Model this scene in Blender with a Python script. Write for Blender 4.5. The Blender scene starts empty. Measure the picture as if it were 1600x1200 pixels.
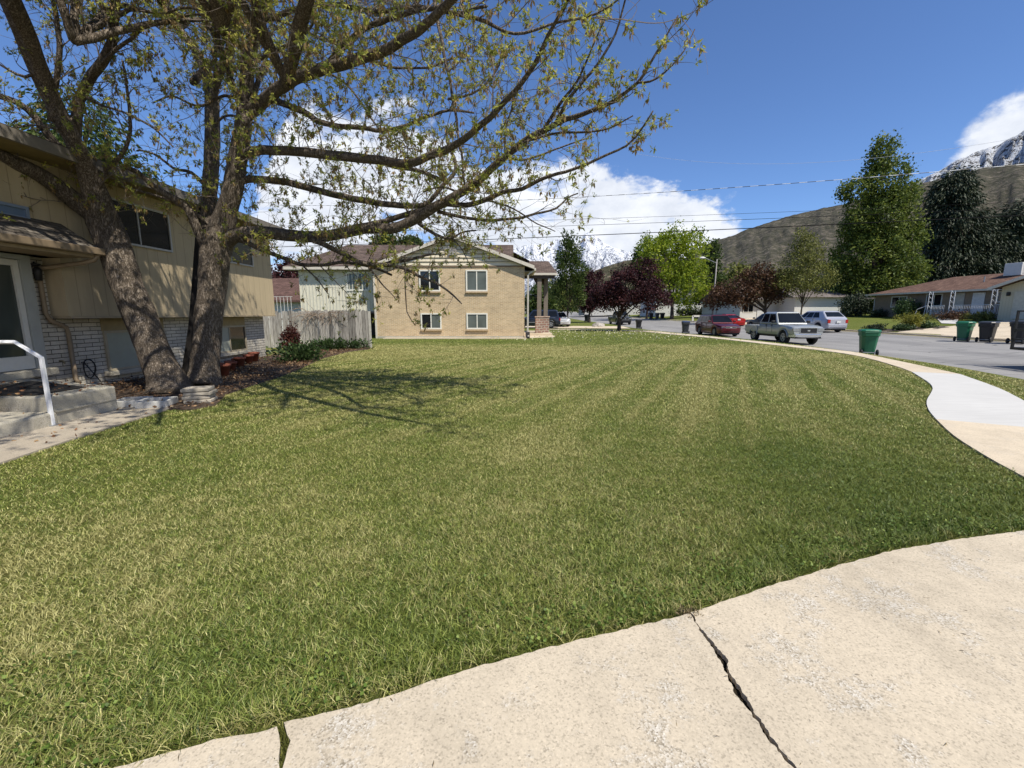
import bpy, math, random
import numpy as np
from mathutils import Vector, Matrix, noise
random.seed(7); RNG = np.random.default_rng(11)
R = math.radians
sc = bpy.context.scene
# ------------------------------------------------------------------ camera
F = 680.0; PITCH = math.atan(110 / F); CH = 1.55
cam = bpy.data.cameras.new('camera'); camo = bpy.data.objects.new('camera', cam)
sc.collection.objects.link(camo)
cam.sensor_width = 36; cam.lens = F / 1600 * 36; cam.clip_start = .05; cam.clip_end = 40000
camo.location = (0, 0, CH); camo.rotation_euler = (math.pi / 2 - PITCH, 0, 0)
sc.camera = camo
# ------------------------------------------------------------------ sun + sky
SUN = Vector((.95, -1.0, 2.05)).normalized()
EL = math.asin(SUN.z); AZ = math.atan2(SUN.x, SUN.y)
sl = bpy.data.lights.new('sun', 'SUN'); sl.energy = 5.0; sl.angle = R(.53); sl.color = (1, .94, .83)
so = bpy.data.objects.new('sun', sl); sc.collection.objects.link(so)
so.rotation_euler = (-SUN).to_track_quat('-Z', 'Y').to_euler(); so.location = (20, -20, 40)
W = bpy.data.worlds.new('World'); sc.world = W; W.use_nodes = True
sc.view_settings.view_transform = 'Standard'; sc.view_settings.look = 'None'
sc.view_settings.exposure = 0.28; sc.view_settings.gamma = 1
sc.cycles.max_bounces = 6; sc.cycles.diffuse_bounces = 3; sc.cycles.glossy_bounces = 2
sc.cycles.transmission_bounces = 3; sc.cycles.transparent_max_bounces = 4
sc.cycles.caustics_reflective = False; sc.cycles.caustics_refractive = False

def wnodes():
    nt = W.node_tree; N = nt.nodes; L = nt.links; N.clear()
    out = N.new('ShaderNodeOutputWorld'); bg = N.new('ShaderNodeBackground')
    sky = N.new('ShaderNodeTexSky'); sky.sky_type = 'NISHITA'; sky.sun_disc = False
    sky.sun_elevation = EL; sky.sun_rotation = AZ; sky.altitude = 1400; sky.air_density = 1.0
    sky.dust_density = .3; sky.ozone_density = 2.2
    def m(op, a, b=None, c=None, clamp=False):
        n = N.new('ShaderNodeMath'); n.operation = op; n.use_clamp = clamp
        for i, v in enumerate((a, b, c)):
            if v is None: continue
            if isinstance(v, (int, float)): n.inputs[i].default_value = v
            else: L.new(v, n.inputs[i])
        return n.outputs[0]
    tc = N.new('ShaderNodeTexCoord'); sp = N.new('ShaderNodeSeparateXYZ')
    nrm = N.new('ShaderNodeVectorMath'); nrm.operation = 'NORMALIZE'; L.new(tc.outputs['Generated'], nrm.inputs[0])
    D = nrm.outputs[0]; L.new(D, sp.inputs[0])
    az = m('MULTIPLY', m('ARCTAN2', sp.outputs[0], sp.outputs[1]), 57.2958)
    el = m('MULTIPLY', m('ARCSINE', sp.outputs[2]), 57.2958)
    def noise_(scale, det, rough, zs=1.0, off=0):
        mp = N.new('ShaderNodeMapping'); mp.inputs['Scale'].default_value = (1, 1, zs); mp.inputs['Location'].default_value = (off, off * .7, 0)
        L.new(D, mp.inputs[0]); n = N.new('ShaderNodeTexNoise'); n.inputs['Scale'].default_value = scale
        n.inputs['Detail'].default_value = det; n.inputs['Roughness'].default_value = rough; L.new(mp.outputs[0], n.inputs[0]); return n.outputs['Fac']
    def curve(pts):
        c = N.new('ShaderNodeFloatCurve'); cv = c.mapping.curves[0]
        P = [((a + 60) / 120, t / 40) for a, t in pts]
        cv.points[0].location = (P[0][0], P[0][1]); cv.points[1].location = (P[-1][0], P[-1][1])
        for p in P[1:-1]: cv.points.new(*p)
        for p in cv.points: p.handle_type = 'AUTO_CLAMPED'
        c.mapping.update(); L.new(m('DIVIDE', m('ADD', az, 60), 120, clamp=True), c.inputs['Value'])
        return m('MULTIPLY', c.outputs[0], 40)
    big = noise_(5.0, 10, .56, 1.6); fine = noise_(15, 9, .62, 1.4, 3)
    t1 = curve([(-60, 2), (-40, 4), (-33, 8), (-28, 14), (-23, 22), (-14, 22.5), (-8, 21.5), (-2, 17.5), (4, 17), (9, 18.2), (13, 15.8), (17, 13.6), (21, 13.6), (25, 12.8), (28, 8), (34, 2), (60, 2)])
    t2 = curve([(-60, 0), (37.5, 0), (40.6, 3), (41.8, 9), (43, 11.5), (44.4, 14.6), (46.7, 17.2), (50, 18.2), (60, 17)])
    nz = m('ADD', m('MULTIPLY', m('SUBTRACT', big, .5), 14), m('MULTIPLY', m('SUBTRACT', fine, .5), 7))
    a1 = m('MULTIPLY', m('ADD', m('SUBTRACT', t1, el), nz), .62)
    a2 = m('MULTIPLY', m('ADD', m('SUBTRACT', t2, el), m('MULTIPLY', nz, 1.0)), .38)
    c1 = m('MULTIPLY', m('ADD', a1, .3, clamp=True), m('GREATER_THAN', el, -3))
    c2 = m('ADD', a2, .1, clamp=True)
    # thin gaps inside the bank
    gap = m('MULTIPLY', m('SUBTRACT', noise_(7, 8, .6, 2.6, 9), .32), 7, clamp=True)
    c1 = m('MULTIPLY', c1, m('ADD', m('MULTIPLY', gap, .75), .25, clamp=True))
    mask = m('MAXIMUM', c1, c2, clamp=True)
    sm = m('MULTIPLY', m('MULTIPLY', mask, mask), m('SUBTRACT', 3, m('MULTIPLY', mask, 2)))
    # cloud body: bright tops, soft grey-blue undersides
    sh = m('ADD', m('MULTIPLY', m('SUBTRACT', noise_(9, 8, .6, 1.5, 21), .5), 1.5), .62, clamp=True)
    mc = N.new('ShaderNodeMix'); mc.data_type = 'RGBA'; L.new(sh, mc.inputs[0])
    mc.inputs[6].default_value = (.42, .48, .60, 1); mc.inputs[7].default_value = (.92, .94, .98, 1)
    sc_ = N.new('ShaderNodeMix'); sc_.data_type = 'RGBA'; sc_.blend_type = 'MULTIPLY'; sc_.inputs[0].default_value = 1
    L.new(sky.outputs[0], sc_.inputs[6]); sc_.inputs[7].default_value = (.086, .105, .134, 1)
    mx = N.new('ShaderNodeMix'); mx.data_type = 'RGBA'; L.new(sm, mx.inputs[0]); L.new(sc_.outputs[2], mx.inputs[6]); L.new(mc.outputs[2], mx.inputs[7])
    L.new(mx.outputs[2], bg.inputs[0]); bg.inputs[1].default_value = 1.0
    L.new(bg.outputs[0], out.inputs[0])
wnodes()
W.cycles.sampling_method = 'MANUAL'; W.cycles.sample_map_resolution = 1024

# ------------------------------------------------------------------ picture measurements -> places
CP, SP = math.cos(PITCH), math.sin(PITCH)
def ray(px, py):
    u = (px - 800) / F; w = (600 - py) / F
    return Vector((u, CP + w * SP, -SP + w * CP))
def G(px, py, z=0.0):
    d = ray(px, py); t = (z - CH) / d.z
    return Vector((d.x * t, d.y * t, z))
def P3(px, py, t):
    return Vector((0, 0, CH)) + ray(px, py) * t

# ------------------------------------------------------------------ mesh building
class MB:
    def __init__(s): s.v = []; s.f = []; s.mi = []
    def add(s, vs, fs, m=0):
        o = len(s.v); s.v += [tuple(p) for p in vs]
        for f in fs: s.f.append(tuple(i + o for i in f)); s.mi.append(m)
        return s
    def box(s, a, b, m=0, M=None):
        x0, y0, z0 = a; x1, y1, z1 = b
        vs = [(x0,y0,z0),(x1,y0,z0),(x1,y1,z0),(x0,y1,z0),(x0,y0,z1),(x1,y0,z1),(x1,y1,z1),(x0,y1,z1)]
        if M is not None: vs = [M @ Vector(p) for p in vs]
        return s.add(vs, [(3,2,1,0),(4,5,6,7),(0,1,5,4),(1,2,6,5),(2,3,7,6),(3,0,4,7)], m)
    def hexa(s, vs, m=0):
        return s.add(vs, [(3,2,1,0),(4,5,6,7),(0,1,5,4),(1,2,6,5),(2,3,7,6),(3,0,4,7)], m)
    def quad(s, a, b, c, d, m=0): return s.add([a, b, c, d], [(0,1,2,3)], m)
    def prism(s, pts, z0, z1, m=0):   # pts 2-D counterclockwise; z0/z1 number or function
        n = len(pts); fz = lambda z, p: z(p[0], p[1]) if callable(z) else z
        vs = [(p[0], p[1], fz(z0, p)) for p in pts] + [(p[0], p[1], fz(z1, p)) for p in pts]
        fs = [tuple(range(n - 1, -1, -1)), tuple(range(n, 2 * n))]
        fs += [(i, (i + 1) % n, n + (i + 1) % n, n + i) for i in range(n)]
        return s.add(vs, fs, m)
    def tube(s, pts, rad, sides=6, m=0, cap=True):
        pts = [Vector(p) for p in pts]; n = len(pts)
        if not hasattr(rad, '__len__'): rad = [rad] * n
        o = len(s.v); up = None
        for i, p in enumerate(pts):
            d = (pts[min(i + 1, n - 1)] - pts[max(i - 1, 0)])
            if d.length < 1e-9: d = Vector((0, 0, 1))
            d.normalize()
            if up is None:
                up = d.orthogonal().normalized()
            else:
                up = (up - d * up.dot(d))
                up = up.normalized() if up.length > 1e-6 else d.orthogonal().normalized()
            sd = d.cross(up)
            for k in range(sides):
                a = 2 * math.pi * k / sides
                s.v.append(tuple(p + (up * math.cos(a) + sd * math.sin(a)) * rad[i]))
        for i in range(n - 1):
            for k in range(sides):
                k2 = (k + 1) % sides
                s.f.append((o + i*sides + k, o + i*sides + k2, o + (i+1)*sides + k2, o + (i+1)*sides + k)); s.mi.append(m)
        if cap:
            s.f.append(tuple(o + k for k in range(sides - 1, -1, -1))); s.mi.append(m)
            s.f.append(tuple(o + (n-1)*sides + k for k in range(sides))); s.mi.append(m)
        return s
    def lathe(s, prof, c=(0,0,0), sides=16, m=0, axis='z', cap=True):
        o = len(s.v)
        for r, h in prof:
            for k in range(sides):
                a = 2 * math.pi * k / sides; p = (r * math.cos(a), r * math.sin(a), h)
                if axis == 'y': p = (p[0], p[2], p[1])
                if axis == 'x': p = (p[2], p[0], p[1])
                s.v.append((p[0] + c[0], p[1] + c[1], p[2] + c[2]))
        n = len(prof)
        for i in range(n - 1):
            for k in range(sides):
                k2 = (k + 1) % sides
                s.f.append((o+i*sides+k, o+i*sides+k2, o+(i+1)*sides+k2, o+(i+1)*sides+k)); s.mi.append(m)
        if not cap:
            for k in range(sides): s.f.append((o+k, o+(k+1)%sides, o+(n-1)*sides+(k+1)%sides, o+(n-1)*sides+k)); s.mi.append(m)
            return s
        s.f.append(tuple(o + k for k in range(sides - 1, -1, -1))); s.mi.append(m)
        s.f.append(tuple(o + (n-1)*sides + k for k in range(sides))); s.mi.append(m)
        return s
    def xf(s, M):
        s.v = [tuple(M @ Vector(p)) for p in s.v]; return s
    def build(s, name, mats, parent=None, smooth=False, bevel=0, origin=None, segs=2, fix=True):
        off = Vector((0, 0, 0)); q = parent
        while q is not None: off += q.location; q = q.parent
        if origin is not None: off = Vector(origin)
        me = bpy.data.meshes.new(name)
        me.from_pydata([(p[0]-off.x, p[1]-off.y, p[2]-off.z) for p in s.v], [], s.f)
        if not isinstance(mats, (list, tuple)): mats = [mats]
        for mt in mats: me.materials.append(mt)
        if len(mats) > 1: me.polygons.foreach_set('material_index', s.mi)
        if smooth: me.polygons.foreach_set('use_smooth', [True] * len(me.polygons))
        me.update()
        if fix and len(s.f) < 20000:
            import bmesh
            bm = bmesh.new(); bm.from_mesh(me); bmesh.ops.recalc_face_normals(bm, faces=bm.faces); bm.to_mesh(me); bm.free()
        o = bpy.data.objects.new(name, me); sc.collection.objects.link(o)
        if parent is not None: o.parent = parent
        if origin is not None: o.location = origin
        if bevel:
            b = o.modifiers.new('b', 'BEVEL'); b.width = bevel; b.segments = segs; b.limit_method = 'ANGLE'; b.angle_limit = R(35)
        if smooth and bevel:
            pass
        return o

def tag(o, label=None, cat=None, group=None, kind=None):
    if label: o['label'] = label
    if cat: o['category'] = cat
    if group: o['group'] = group
    if kind: o['kind'] = kind
    return o
def thing(name, label, cat, loc=(0,0,0), group=None, rz=0):
    o = bpy.data.objects.new(name, None); o.empty_display_size = .2; sc.collection.objects.link(o)
    o.location = loc; o.rotation_euler = (0, 0, rz)
    return tag(o, label, cat, group)
def copy_tree(o, parent=None):
    kids = list(o.children); c = o.copy(); sc.collection.objects.link(c); c.parent = parent
    for k in kids: copy_tree(k, c)
    return c

def np_mesh(name, verts, tris, mat, attrs=None, parent=None, quads=None, smooth=False):
    """fast mesh of triangles (or quads) from numpy arrays in world space"""
    off = np.zeros(3); q = parent
    while q is not None: off += np.array(q.location); q = q.parent
    me = bpy.data.meshes.new(name); verts = (verts - off).astype(np.float32)
    nl = 0; parts = []
    if tris is not None and len(tris): parts.append((tris, 3))
    if quads is not None and len(quads): parts.append((quads, 4))
    me.vertices.add(len(verts)); me.vertices.foreach_set('co', verts.ravel())
    idx = np.concatenate([p.ravel() for p, k in parts]).astype(np.int32)
    tot = np.concatenate([np.full(len(p), k, np.int32) for p, k in parts])
    st = np.concatenate([[0], np.cumsum(tot)[:-1]]).astype(np.int32)
    me.loops.add(len(idx)); me.loops.foreach_set('vertex_index', idx)
    me.polygons.add(len(tot)); me.polygons.foreach_set('loop_start', st); me.polygons.foreach_set('loop_total', tot)
    if smooth: me.polygons.foreach_set('use_smooth', np.ones(len(tot), bool))
    for k, a in (attrs or {}).items():
        at = me.attributes.new(k, 'FLOAT', 'POINT'); at.data.foreach_set('value', a.astype(np.float32))
    me.update(calc_edges=True); me.materials.append(mat)
    o = bpy.data.objects.new(name, me); sc.collection.objects.link(o)
    if parent is not None: o.parent = parent
    return o

# ------------------------------------------------------------------ materials
class NT:
    def __init__(s, name):
        s.m = bpy.data.materials.new(name); s.m.use_nodes = True
        s.N = s.m.node_tree.nodes; s.L = s.m.node_tree.links
        s.b = s.N['Principled BSDF']; s.out = s.N['Material Output']
    def put(s, inp, v):
        if isinstance(v, bpy.types.NodeSocket): s.L.new(v, inp)
        elif isinstance(v, (tuple, list)) and len(v) == 3 and inp.type == 'RGBA': inp.default_value = (*v, 1)
        else: inp.default_value = v
    def math(s, op, a, b=None, clamp=False):
        n = s.N.new('ShaderNodeMath'); n.operation = op; n.use_clamp = clamp
        s.put(n.inputs[0], a)
        if b is not None: s.put(n.inputs[1], b)
        return n.outputs[0]
    def pos(s, kind='Object'):
        if kind == 'World': return s.N.new('ShaderNodeNewGeometry').outputs['Position']
        return s.N.new('ShaderNodeTexCoord').outputs[kind]
    def map(s, v, sc=(1,1,1), loc=(0,0,0), rot=(0,0,0)):
        n = s.N.new('ShaderNodeMapping'); s.L.new(v, n.inputs[0]); n.inputs['Scale'].default_value = sc
        n.inputs['Location'].default_value = loc; n.inputs['Rotation'].default_value = rot; return n.outputs[0]
    def noise(s, v, scale=5, det=4, rough=.5, dist=0):
        n = s.N.new('ShaderNodeTexNoise'); s.L.new(v, n.inputs['Vector']); n.inputs['Scale'].default_value = scale
        n.inputs['Detail'].default_value = det; n.inputs['Roughness'].default_value = rough; n.inputs['Distortion'].default_value = dist
        return n.outputs['Fac']
    def voro(s, v, scale=5, feature='F1', out='Distance', rnd=1):
        n = s.N.new('ShaderNodeTexVoronoi'); n.feature = feature; s.L.new(v, n.inputs['Vector']); n.inputs['Scale'].default_value = scale
        n.inputs['Randomness'].default_value = rnd; return n.outputs[out]
    def ramp(s, f, stops, interp='LINEAR'):
        n = s.N.new('ShaderNodeValToRGB'); s.put(n.inputs[0], f); r = n.color_ramp; r.interpolation = interp
        while len(r.elements) < len(stops): r.elements.new(.5)
        for e, (p, c) in zip(r.elements, stops):
            e.position = p; e.color = (*c, 1) if isinstance(c, (tuple, list)) else (c, c, c, 1)
        return n.outputs[0]
    def rng(s, v, a, b, c=0, d=1):
        n = s.N.new('ShaderNodeMapRange'); s.put(n.inputs[0], v)
        for i, x in enumerate((a, b, c, d)): n.inputs[i + 1].default_value = x
        return n.outputs[0]
    def mix(s, f, a, b, mode='MIX'):
        n = s.N.new('ShaderNodeMix'); n.data_type = 'RGBA'; n.blend_type = mode; s.put(n.inputs[0], f); s.put(n.inputs[6], a); s.put(n.inputs[7], b)
        return n.outputs[2]
    def sep(s, v):
        n = s.N.new('ShaderNodeSeparateXYZ'); s.L.new(v, n.inputs[0]); return n.outputs
    def comb(s, x, y, z=0):
        n = s.N.new('ShaderNodeCombineXYZ')
        for i, v in enumerate((x, y, z)): s.put(n.inputs[i], v)
        return n.outputs[0]
    def bump(s, h, strength=.3, dist=.01, nrm=None):
        n = s.N.new('ShaderNodeBump'); s.put(n.inputs['Height'], h); n.inputs['Strength'].default_value = strength
        n.inputs['Distance'].default_value = dist
        if nrm is not None: s.L.new(nrm, n.inputs['Normal'])
        s.L.new(n.outputs[0], s.b.inputs['Normal']); return n.outputs[0]
    def attr(s, name):
        n = s.N.new('ShaderNodeAttribute'); n.attribute_name = name; return n.outputs['Fac']
    def done(s, col=None, rough=.7, spec=.5, metal=0):
        if col is not None: s.put(s.b.inputs['Base Color'], col)
        s.put(s.b.inputs['Roughness'], rough); s.b.inputs['Specular IOR Level'].default_value = spec
        s.b.inputs['Metallic'].default_value = metal
        return s.m

def sc3(c, k): return tuple(min(1, x * k) for x in c)
def plain(name, c, rough=.6, var=.12, scale=6, bump=.0, spec=.4, metal=0, coat=0, bscale=60):
    t = NT(name); p = t.pos('Object'); n = t.noise(p, scale, 5, .6)
    col = t.ramp(n, [(.3, sc3(c, 1 - var)), (.7, sc3(c, 1 + var))])
    if bump: t.bump(t.noise(p, bscale, 4, .6), bump, .01)
    if coat: t.b.inputs['Coat Weight'].default_value = coat; t.b.inputs['Coat Roughness'].default_value = .05
    return t.done(col, rough, spec, metal)
def leafmat(name, stops, trans=.35, rough=.55):
    t = NT(name); a = t.attr('rnd'); col = t.ramp(a, stops)
    t.done(col, rough, .25)
    tr = t.N.new('ShaderNodeBsdfTranslucent'); t.L.new(col, tr.inputs[0])
    ms = t.N.new('ShaderNodeMixShader'); ms.inputs[0].default_value = trans
    t.L.new(t.b.outputs[0], ms.inputs[1]); t.L.new(tr.outputs[0], ms.inputs[2]); t.L.new(ms.outputs[0], t.out.inputs[0])
    return t.m
def brickmat(name, plane, c1, c2, mortar, bw, bh, ms=.012, rough=.85, bstr=.6, grime=.25, smooth=.1):
    t = NT(name); p = t.pos('World'); s = t.sep(p)
    a = s[1] if plane == 'yz' else s[0]
    wob = t.math('MULTIPLY', t.math('SUBTRACT', t.noise(p, 3, 2), .5), .004)
    v = t.comb(a, t.math('ADD', s[2], wob)) if plane != 'xy' else t.comb(s[0], s[1])
    b = t.N.new('ShaderNodeTexBrick'); t.L.new(v, b.inputs['Vector']); b.inputs['Scale'].default_value = 1
    b.inputs['Brick Width'].default_value = bw; b.inputs['Row Height'].default_value = bh; b.inputs['Mortar Size'].default_value = ms
    b.inputs['Mortar Smooth'].default_value = smooth; b.inputs['Bias'].default_value = 0
    for k, c in (('Color1', c1), ('Color2', c2), ('Mortar', mortar)): b.inputs[k].default_value = (*c, 1)
    g = t.ramp(t.noise(p, 1.3, 6, .65), [(.3, 1 - grime), (.65, 1.0)])
    g2 = t.ramp(t.noise(p, 25, 4, .6), [(.3, .85), (.7, 1.08)])
    col = t.mix(1, t.mix(1, b.outputs[0], g, 'MULTIPLY'), g2, 'MULTIPLY')
    h = t.math('ADD', t.math('MULTIPLY', b.outputs['Fac'], -1.0), t.math('MULTIPLY', t.noise(p, 60, 3), .35))
    t.bump(h, bstr, .012)
    return t.done(col, rough, .25)
def glassmat(name, c=(.012, .014, .016), rough=.06, spec=.5):
    t = NT(name); p = t.pos('World'); n = t.noise(p, 1.2, 2)
    col = t.ramp(n, [(.3, sc3(c, .8)), (.7, sc3(c, 1.3))])
    t.bump(t.noise(p, 1.5, 1), .03, .02)
    return t.done(col, rough, spec)
# ------------------------------------------------------------------ terrain
def sm01(x): x = max(0., min(1., x)); return x * x * (3 - 2 * x)
YN = [-60, -6, 0, 5, 10.7, 14.1, 18.5, 23, 29, 38, 47, 60, 80, 120, 200, 420]
XN = [-6, 8, 9.6, 11, 12.9, 14.0, 14.8, 15.2, 15.1, 14.4, 13.7, 13.2, 12.3, 13, 18, 30]
YF = [-60, 0, 10, 22, 26, 32, 36, 45, 60, 80, 120, 200, 420]
XF = [14, 22.5, 24.5, 26.2, 26.6, 27.2, 27.5, 27.2, 26, 24.7, 25, 30, 42]
def _cr(X, Y, q):
    if q <= X[0]: return Y[0]
    if q >= X[-1]: return Y[-1]
    i = next(k for k in range(len(X) - 1) if X[k + 1] >= q)
    x0, x1 = X[i], X[i + 1]; m = lambda k: (Y[min(k+1, len(X)-1)] - Y[max(k-1, 0)]) / (X[min(k+1, len(X)-1)] - X[max(k-1, 0)])
    h = x1 - x0; s = (q - x0) / h; a, b = m(i) * h, m(i + 1) * h
    return Y[i]*(2*s**3-3*s*s+1) + a*(s**3-2*s*s+s) + Y[i+1]*(-2*s**3+3*s*s) + b*(s**3-s*s)
xn = lambda y: _cr(YN, XN, y)
xf = lambda y: _cr(YF, XF, y)
def rise(y): return 0 if y < 40 else (y - 40) * .0125 * sm01((y - 38) / 20)
def road(x, y): return -.20 + .024 * (x - xn(y)) + rise(y)
def H(x, y):
    a, b = xn(y), xf(y)
    if x <= a:
        r = rise(y) * (1 if x > 0 else max(.3, 1 + x / 60))
        return r + (-.09) * sm01((x - (a - 1.0)) / 1.0)
    if x >= b:
        base = road(b, y) + .10; d = x - b
        return base + .068 * min(d, 15) + .02 * max(0, min(d - 15, 80))
    return road(x, y) - .05
def ground():
    ys = sorted(set([-60, -30, -12, -6] + [i * .5 for i in range(-6, 60)] + [30 + i for i in range(0, 40)] + [70 + 4 * i for i in range(0, 25)] + [180 + 12 * i for i in range(0, 21)]))
    rows = []
    for y in ys:
        a, b = xn(y), xf(y)
        xs = [-400, -250, -150, -90, -60, -40, -30] + [-24 + (a - 1.2 + 24) * k / 60 for k in range(61)] + [a - .9, a - .6, a - .3, a - .02, a + .02, a + 1, b - 1, b - .02, b + .02, b + .3, b + 1, b + 3, b + 6, b + 9, b + 12, b + 15, b + 20, b + 30, b + 50, b + 80, b + 150, b + 300]
        rows.append([(x, y, H(x, y)) for x in xs])
    n = len(rows[0]); m = MB(); vs = [p for r in rows for p in r]
    fs = [(j*n+i, j*n+i+1, (j+1)*n+i+1, (j+1)*n+i) for j in range(len(rows)-1) for i in range(n-1)]
    m.add(vs, fs)
    t = NT('lawn_soil'); p = t.pos('World')
    big = t.noise(p, .35, 6, .65); med = t.noise(p, 2.4, 6, .7); fine = t.noise(p, 34, 5, .75); grain = t.noise(p, 120, 3, .8)
    fib = t.noise(t.map(p, (1, .35, 1), rot=(0, 0, .6)), 90, 4, .7)
    green = t.ramp(fine, [(.32, (.030, .042, .008)), (.52, (.105, .130, .026)), (.72, (.230, .245, .062))])
    dry = t.ramp(fine, [(.32, (.075, .072, .022)), (.52, (.220, .205, .070)), (.72, (.38, .345, .14))])
    f = t.math('ADD', t.math('MULTIPLY', big, .8), t.math('MULTIPLY', med, .9))
    s = t.sep(p)
    # narrow pale wheel lines left by the mower, fanning from the front to the far right
    lx = t.math('SUBTRACT', t.math('MULTIPLY', s[0], .889), t.math('MULTIPLY', s[1], .459)); lx = t.math('ADD', lx, t.math('MULTIPLY', t.noise(p, .3, 1), .35))
    fq = t.math('FRACT', t.math('DIVIDE', lx, .80)); pul = t.math('SUBTRACT', 1, t.math('MULTIPLY', t.math('ABSOLUTE', t.math('SUBTRACT', fq, .5)), 5.5), clamp=True)
    alt = t.math('GREATER_THAN', t.math('FRACT', t.math('DIVIDE', lx, 1.6)), .5)
    zone = t.math('MULTIPLY', t.rng(s[1], 4.0, 9.0, 0, 1), t.rng(s[1], 21, 24, 1, 0)); zone = t.math('MULTIPLY', zone, t.rng(t.noise(p, .5, 3), .35, .6, .25, 1))
    line = t.math('MULTIPLY', t.math('ADD', t.math('MULTIPLY', pul, .8), t.math('MULTIPLY', alt, .35)), zone)
    bandy = t.math('MULTIPLY', t.math('MULTIPLY', t.rng(s[1], 14, 17.5, 0, 1), t.rng(s[1], 20.5, 22, 1, 0)), t.rng(t.noise(t.map(p, (.35, 1, 1)), .8, 5), .4, .6, 0, 1))
    rough = t.rng(s[1], 21.5, 24, 0, 1)
    extra = t.math('SUBTRACT', t.math('ADD', t.math('MULTIPLY', line, .26), t.math('MULTIPLY', bandy, .30)), t.math('MULTIPLY', rough, .05))
    f = t.math('ADD', f, t.math('MULTIPLY', extra, 1.6))
    f = t.math('ADD', f, t.math('MULTIPLY', t.math('SUBTRACT', fib, .5), .35))
    mk = t.rng(f, .70, 1.40, 0, .9)
    col = t.mix(mk, green, dry)
    bare = t.ramp(t.math('ADD', t.noise(p, .7, 6, .7), t.math('MULTIPLY', grain, .15)), [(.73, 0), (.84, .5)])
    col = t.mix(bare, col, (.16, .12, .075))
    t.bump(t.math('ADD', fine, t.math('MULTIPLY', grain, .6)), .9, .03)
    o = m.build('ground', t.done(col, .95, .1), smooth=True); tag(o, kind='structure')
ground()

def concrete(name, c, pit=.5, agg=1.0, seam=None):
    t = NT(name); p = t.pos('World')
    big = t.noise(p, .55, 5, .6); med = t.noise(p, 5, 6, .7); fine = t.noise(p, 85, 4, .75); vc = t.voro(p, 150, out='Color'); v = t.voro(p, 150)
    col = t.ramp(t.math('ADD', t.math('MULTIPLY', big, .55), t.math('MULTIPLY', med, .45)), [(.33, sc3(c, .80)), (.5, c), (.68, sc3(c, 1.10))])
    g = t.ramp(fine, [(.25, .70), (.48, 1.0), (.78, 1.10)]); col = t.mix(agg, col, t.mix(1, col, g, 'MULTIPLY'))
    cell = t.sep(vc)[0]
    grit = t.ramp(cell, [(.0, .62), (.12, .80), (.2, 1.0), (.8, 1.0), (1, 1.15)]); col = t.mix(.75, col, t.mix(1, col, grit, 'MULTIPLY'))
    worn = t.ramp(t.math('ADD', t.noise(p, 2.6, 8, .78), t.math('MULTIPLY', med, .10)), [(.585, 0), (.65, 1)])
    st = t.ramp(cell, [(.0, sc3(c, .42)), (.3, sc3(c, .78)), (.7, (.49, .455, .39)), (1, (.60, .565, .50))])
    col = t.mix(t.math('MULTIPLY', worn, pit), col, st)
    sp = t.ramp(t.voro(t.map(p, (1, .40, 1), rot=(0, 0, .9)), 26), [(.05, 1), (.09, 0)]); spn = t.ramp(t.noise(p, 7, 3), [(.50, 0), (.6, 1)])
    col = t.mix(t.math('MULTIPLY', t.math('MULTIPLY', sp, spn), .6 * pit), col, sc3(c, .35))
    stain = t.ramp(t.noise(t.map(p, (1, .6, 1)), 1.4, 7, .7), [(.30, .84), (.50, 1.0)]); col = t.mix(1, col, stain, 'MULTIPLY')
    t.bump(t.math('ADD', t.math('MULTIPLY', fine, .5), t.math('MULTIPLY', t.math('MULTIPLY', v, worn), 1.0)), .35, .005)
    return t.done(col, .92, .2)
M_drive = concrete('driveway_concrete', (.50, .43, .325), .8)
M_walk = concrete('sidewalk_concrete', (.55, .465, .345), .25)
def white_conc():
    t = NT('new_concrete'); p = t.pos('World'); s = t.map(p, (.5, 9, 1), rot=(0, 0, .25))
    br = t.noise(s, 3, 6, .7); col = t.ramp(br, [(.3, (.46, .45, .425)), (.7, (.56, .55, .52))])
    g = t.ramp(t.noise(p, .9, 4), [(.3, .93), (.7, 1.0)]); t.bump(br, .25, .006)
    return t.done(t.mix(1, col, g, 'MULTIPLY'), .9, .2)
M_newc = white_conc()
M_oldc = concrete('weathered_concrete', (.40, .37, .30), .55)

# --- driveway in front: three slabs parted by a weedy joint and a wide crack
ZD = .03
edge = [(60,1240),(180,1200),(300,1166),(440,1131),(520,1111),(600,1089),(700,1056),(800,1026),(900,1001),(980,982),(1080,958),(1140,936),(1200,916),(1300,886),(1400,859),(1500,842),(1600,829),(1760,812)]
E = [G(a, b, ZD) for a, b in edge]
def jag(pts, amp=.012, step=.05, seed=1):
    out = []; rr = random.Random(seed)
    for a, b in zip(pts[:-1], pts[1:]):
        n = max(1, int((b - a).length / step))
        for k in range(n):
            q = a.lerp(b, k / n); nr = Vector((-(b-a).y, (b-a).x, 0)).normalized()
            w = amp * (noise.noise(Vector((q.x * 9 + seed, q.y * 9, 0))) * 1.1 + noise.noise(Vector((q.x * 34 + seed, q.y * 34, 0))) * 1.0 + rr.uniform(-.4, .4)); out.append(q + nr * w)
    out.append(pts[-1]); return out
crk = [G(a, b, ZD) for a, b in [(1080,958),(1094,983),(1112,1006),(1130,1030),(1139,1054),(1152,1078),(1166,1098),(1184,1124),(1208,1160),(1240,1200),(1290,1262)]] + [Vector((1.15, .6, ZD)), Vector((1.3, -.5, ZD)), Vector((1.5, -6, ZD))]
cw = [.008, .013, .020, .034, .020, .032, .028, .020, .015, .011, .012, .012, .012, .012]
jnt = [G(440, 1131, ZD), G(447, 1160, ZD), G(438, 1200, ZD), Vector((-.72, .9, ZD)), Vector((-.75, -6, ZD))]
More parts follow.
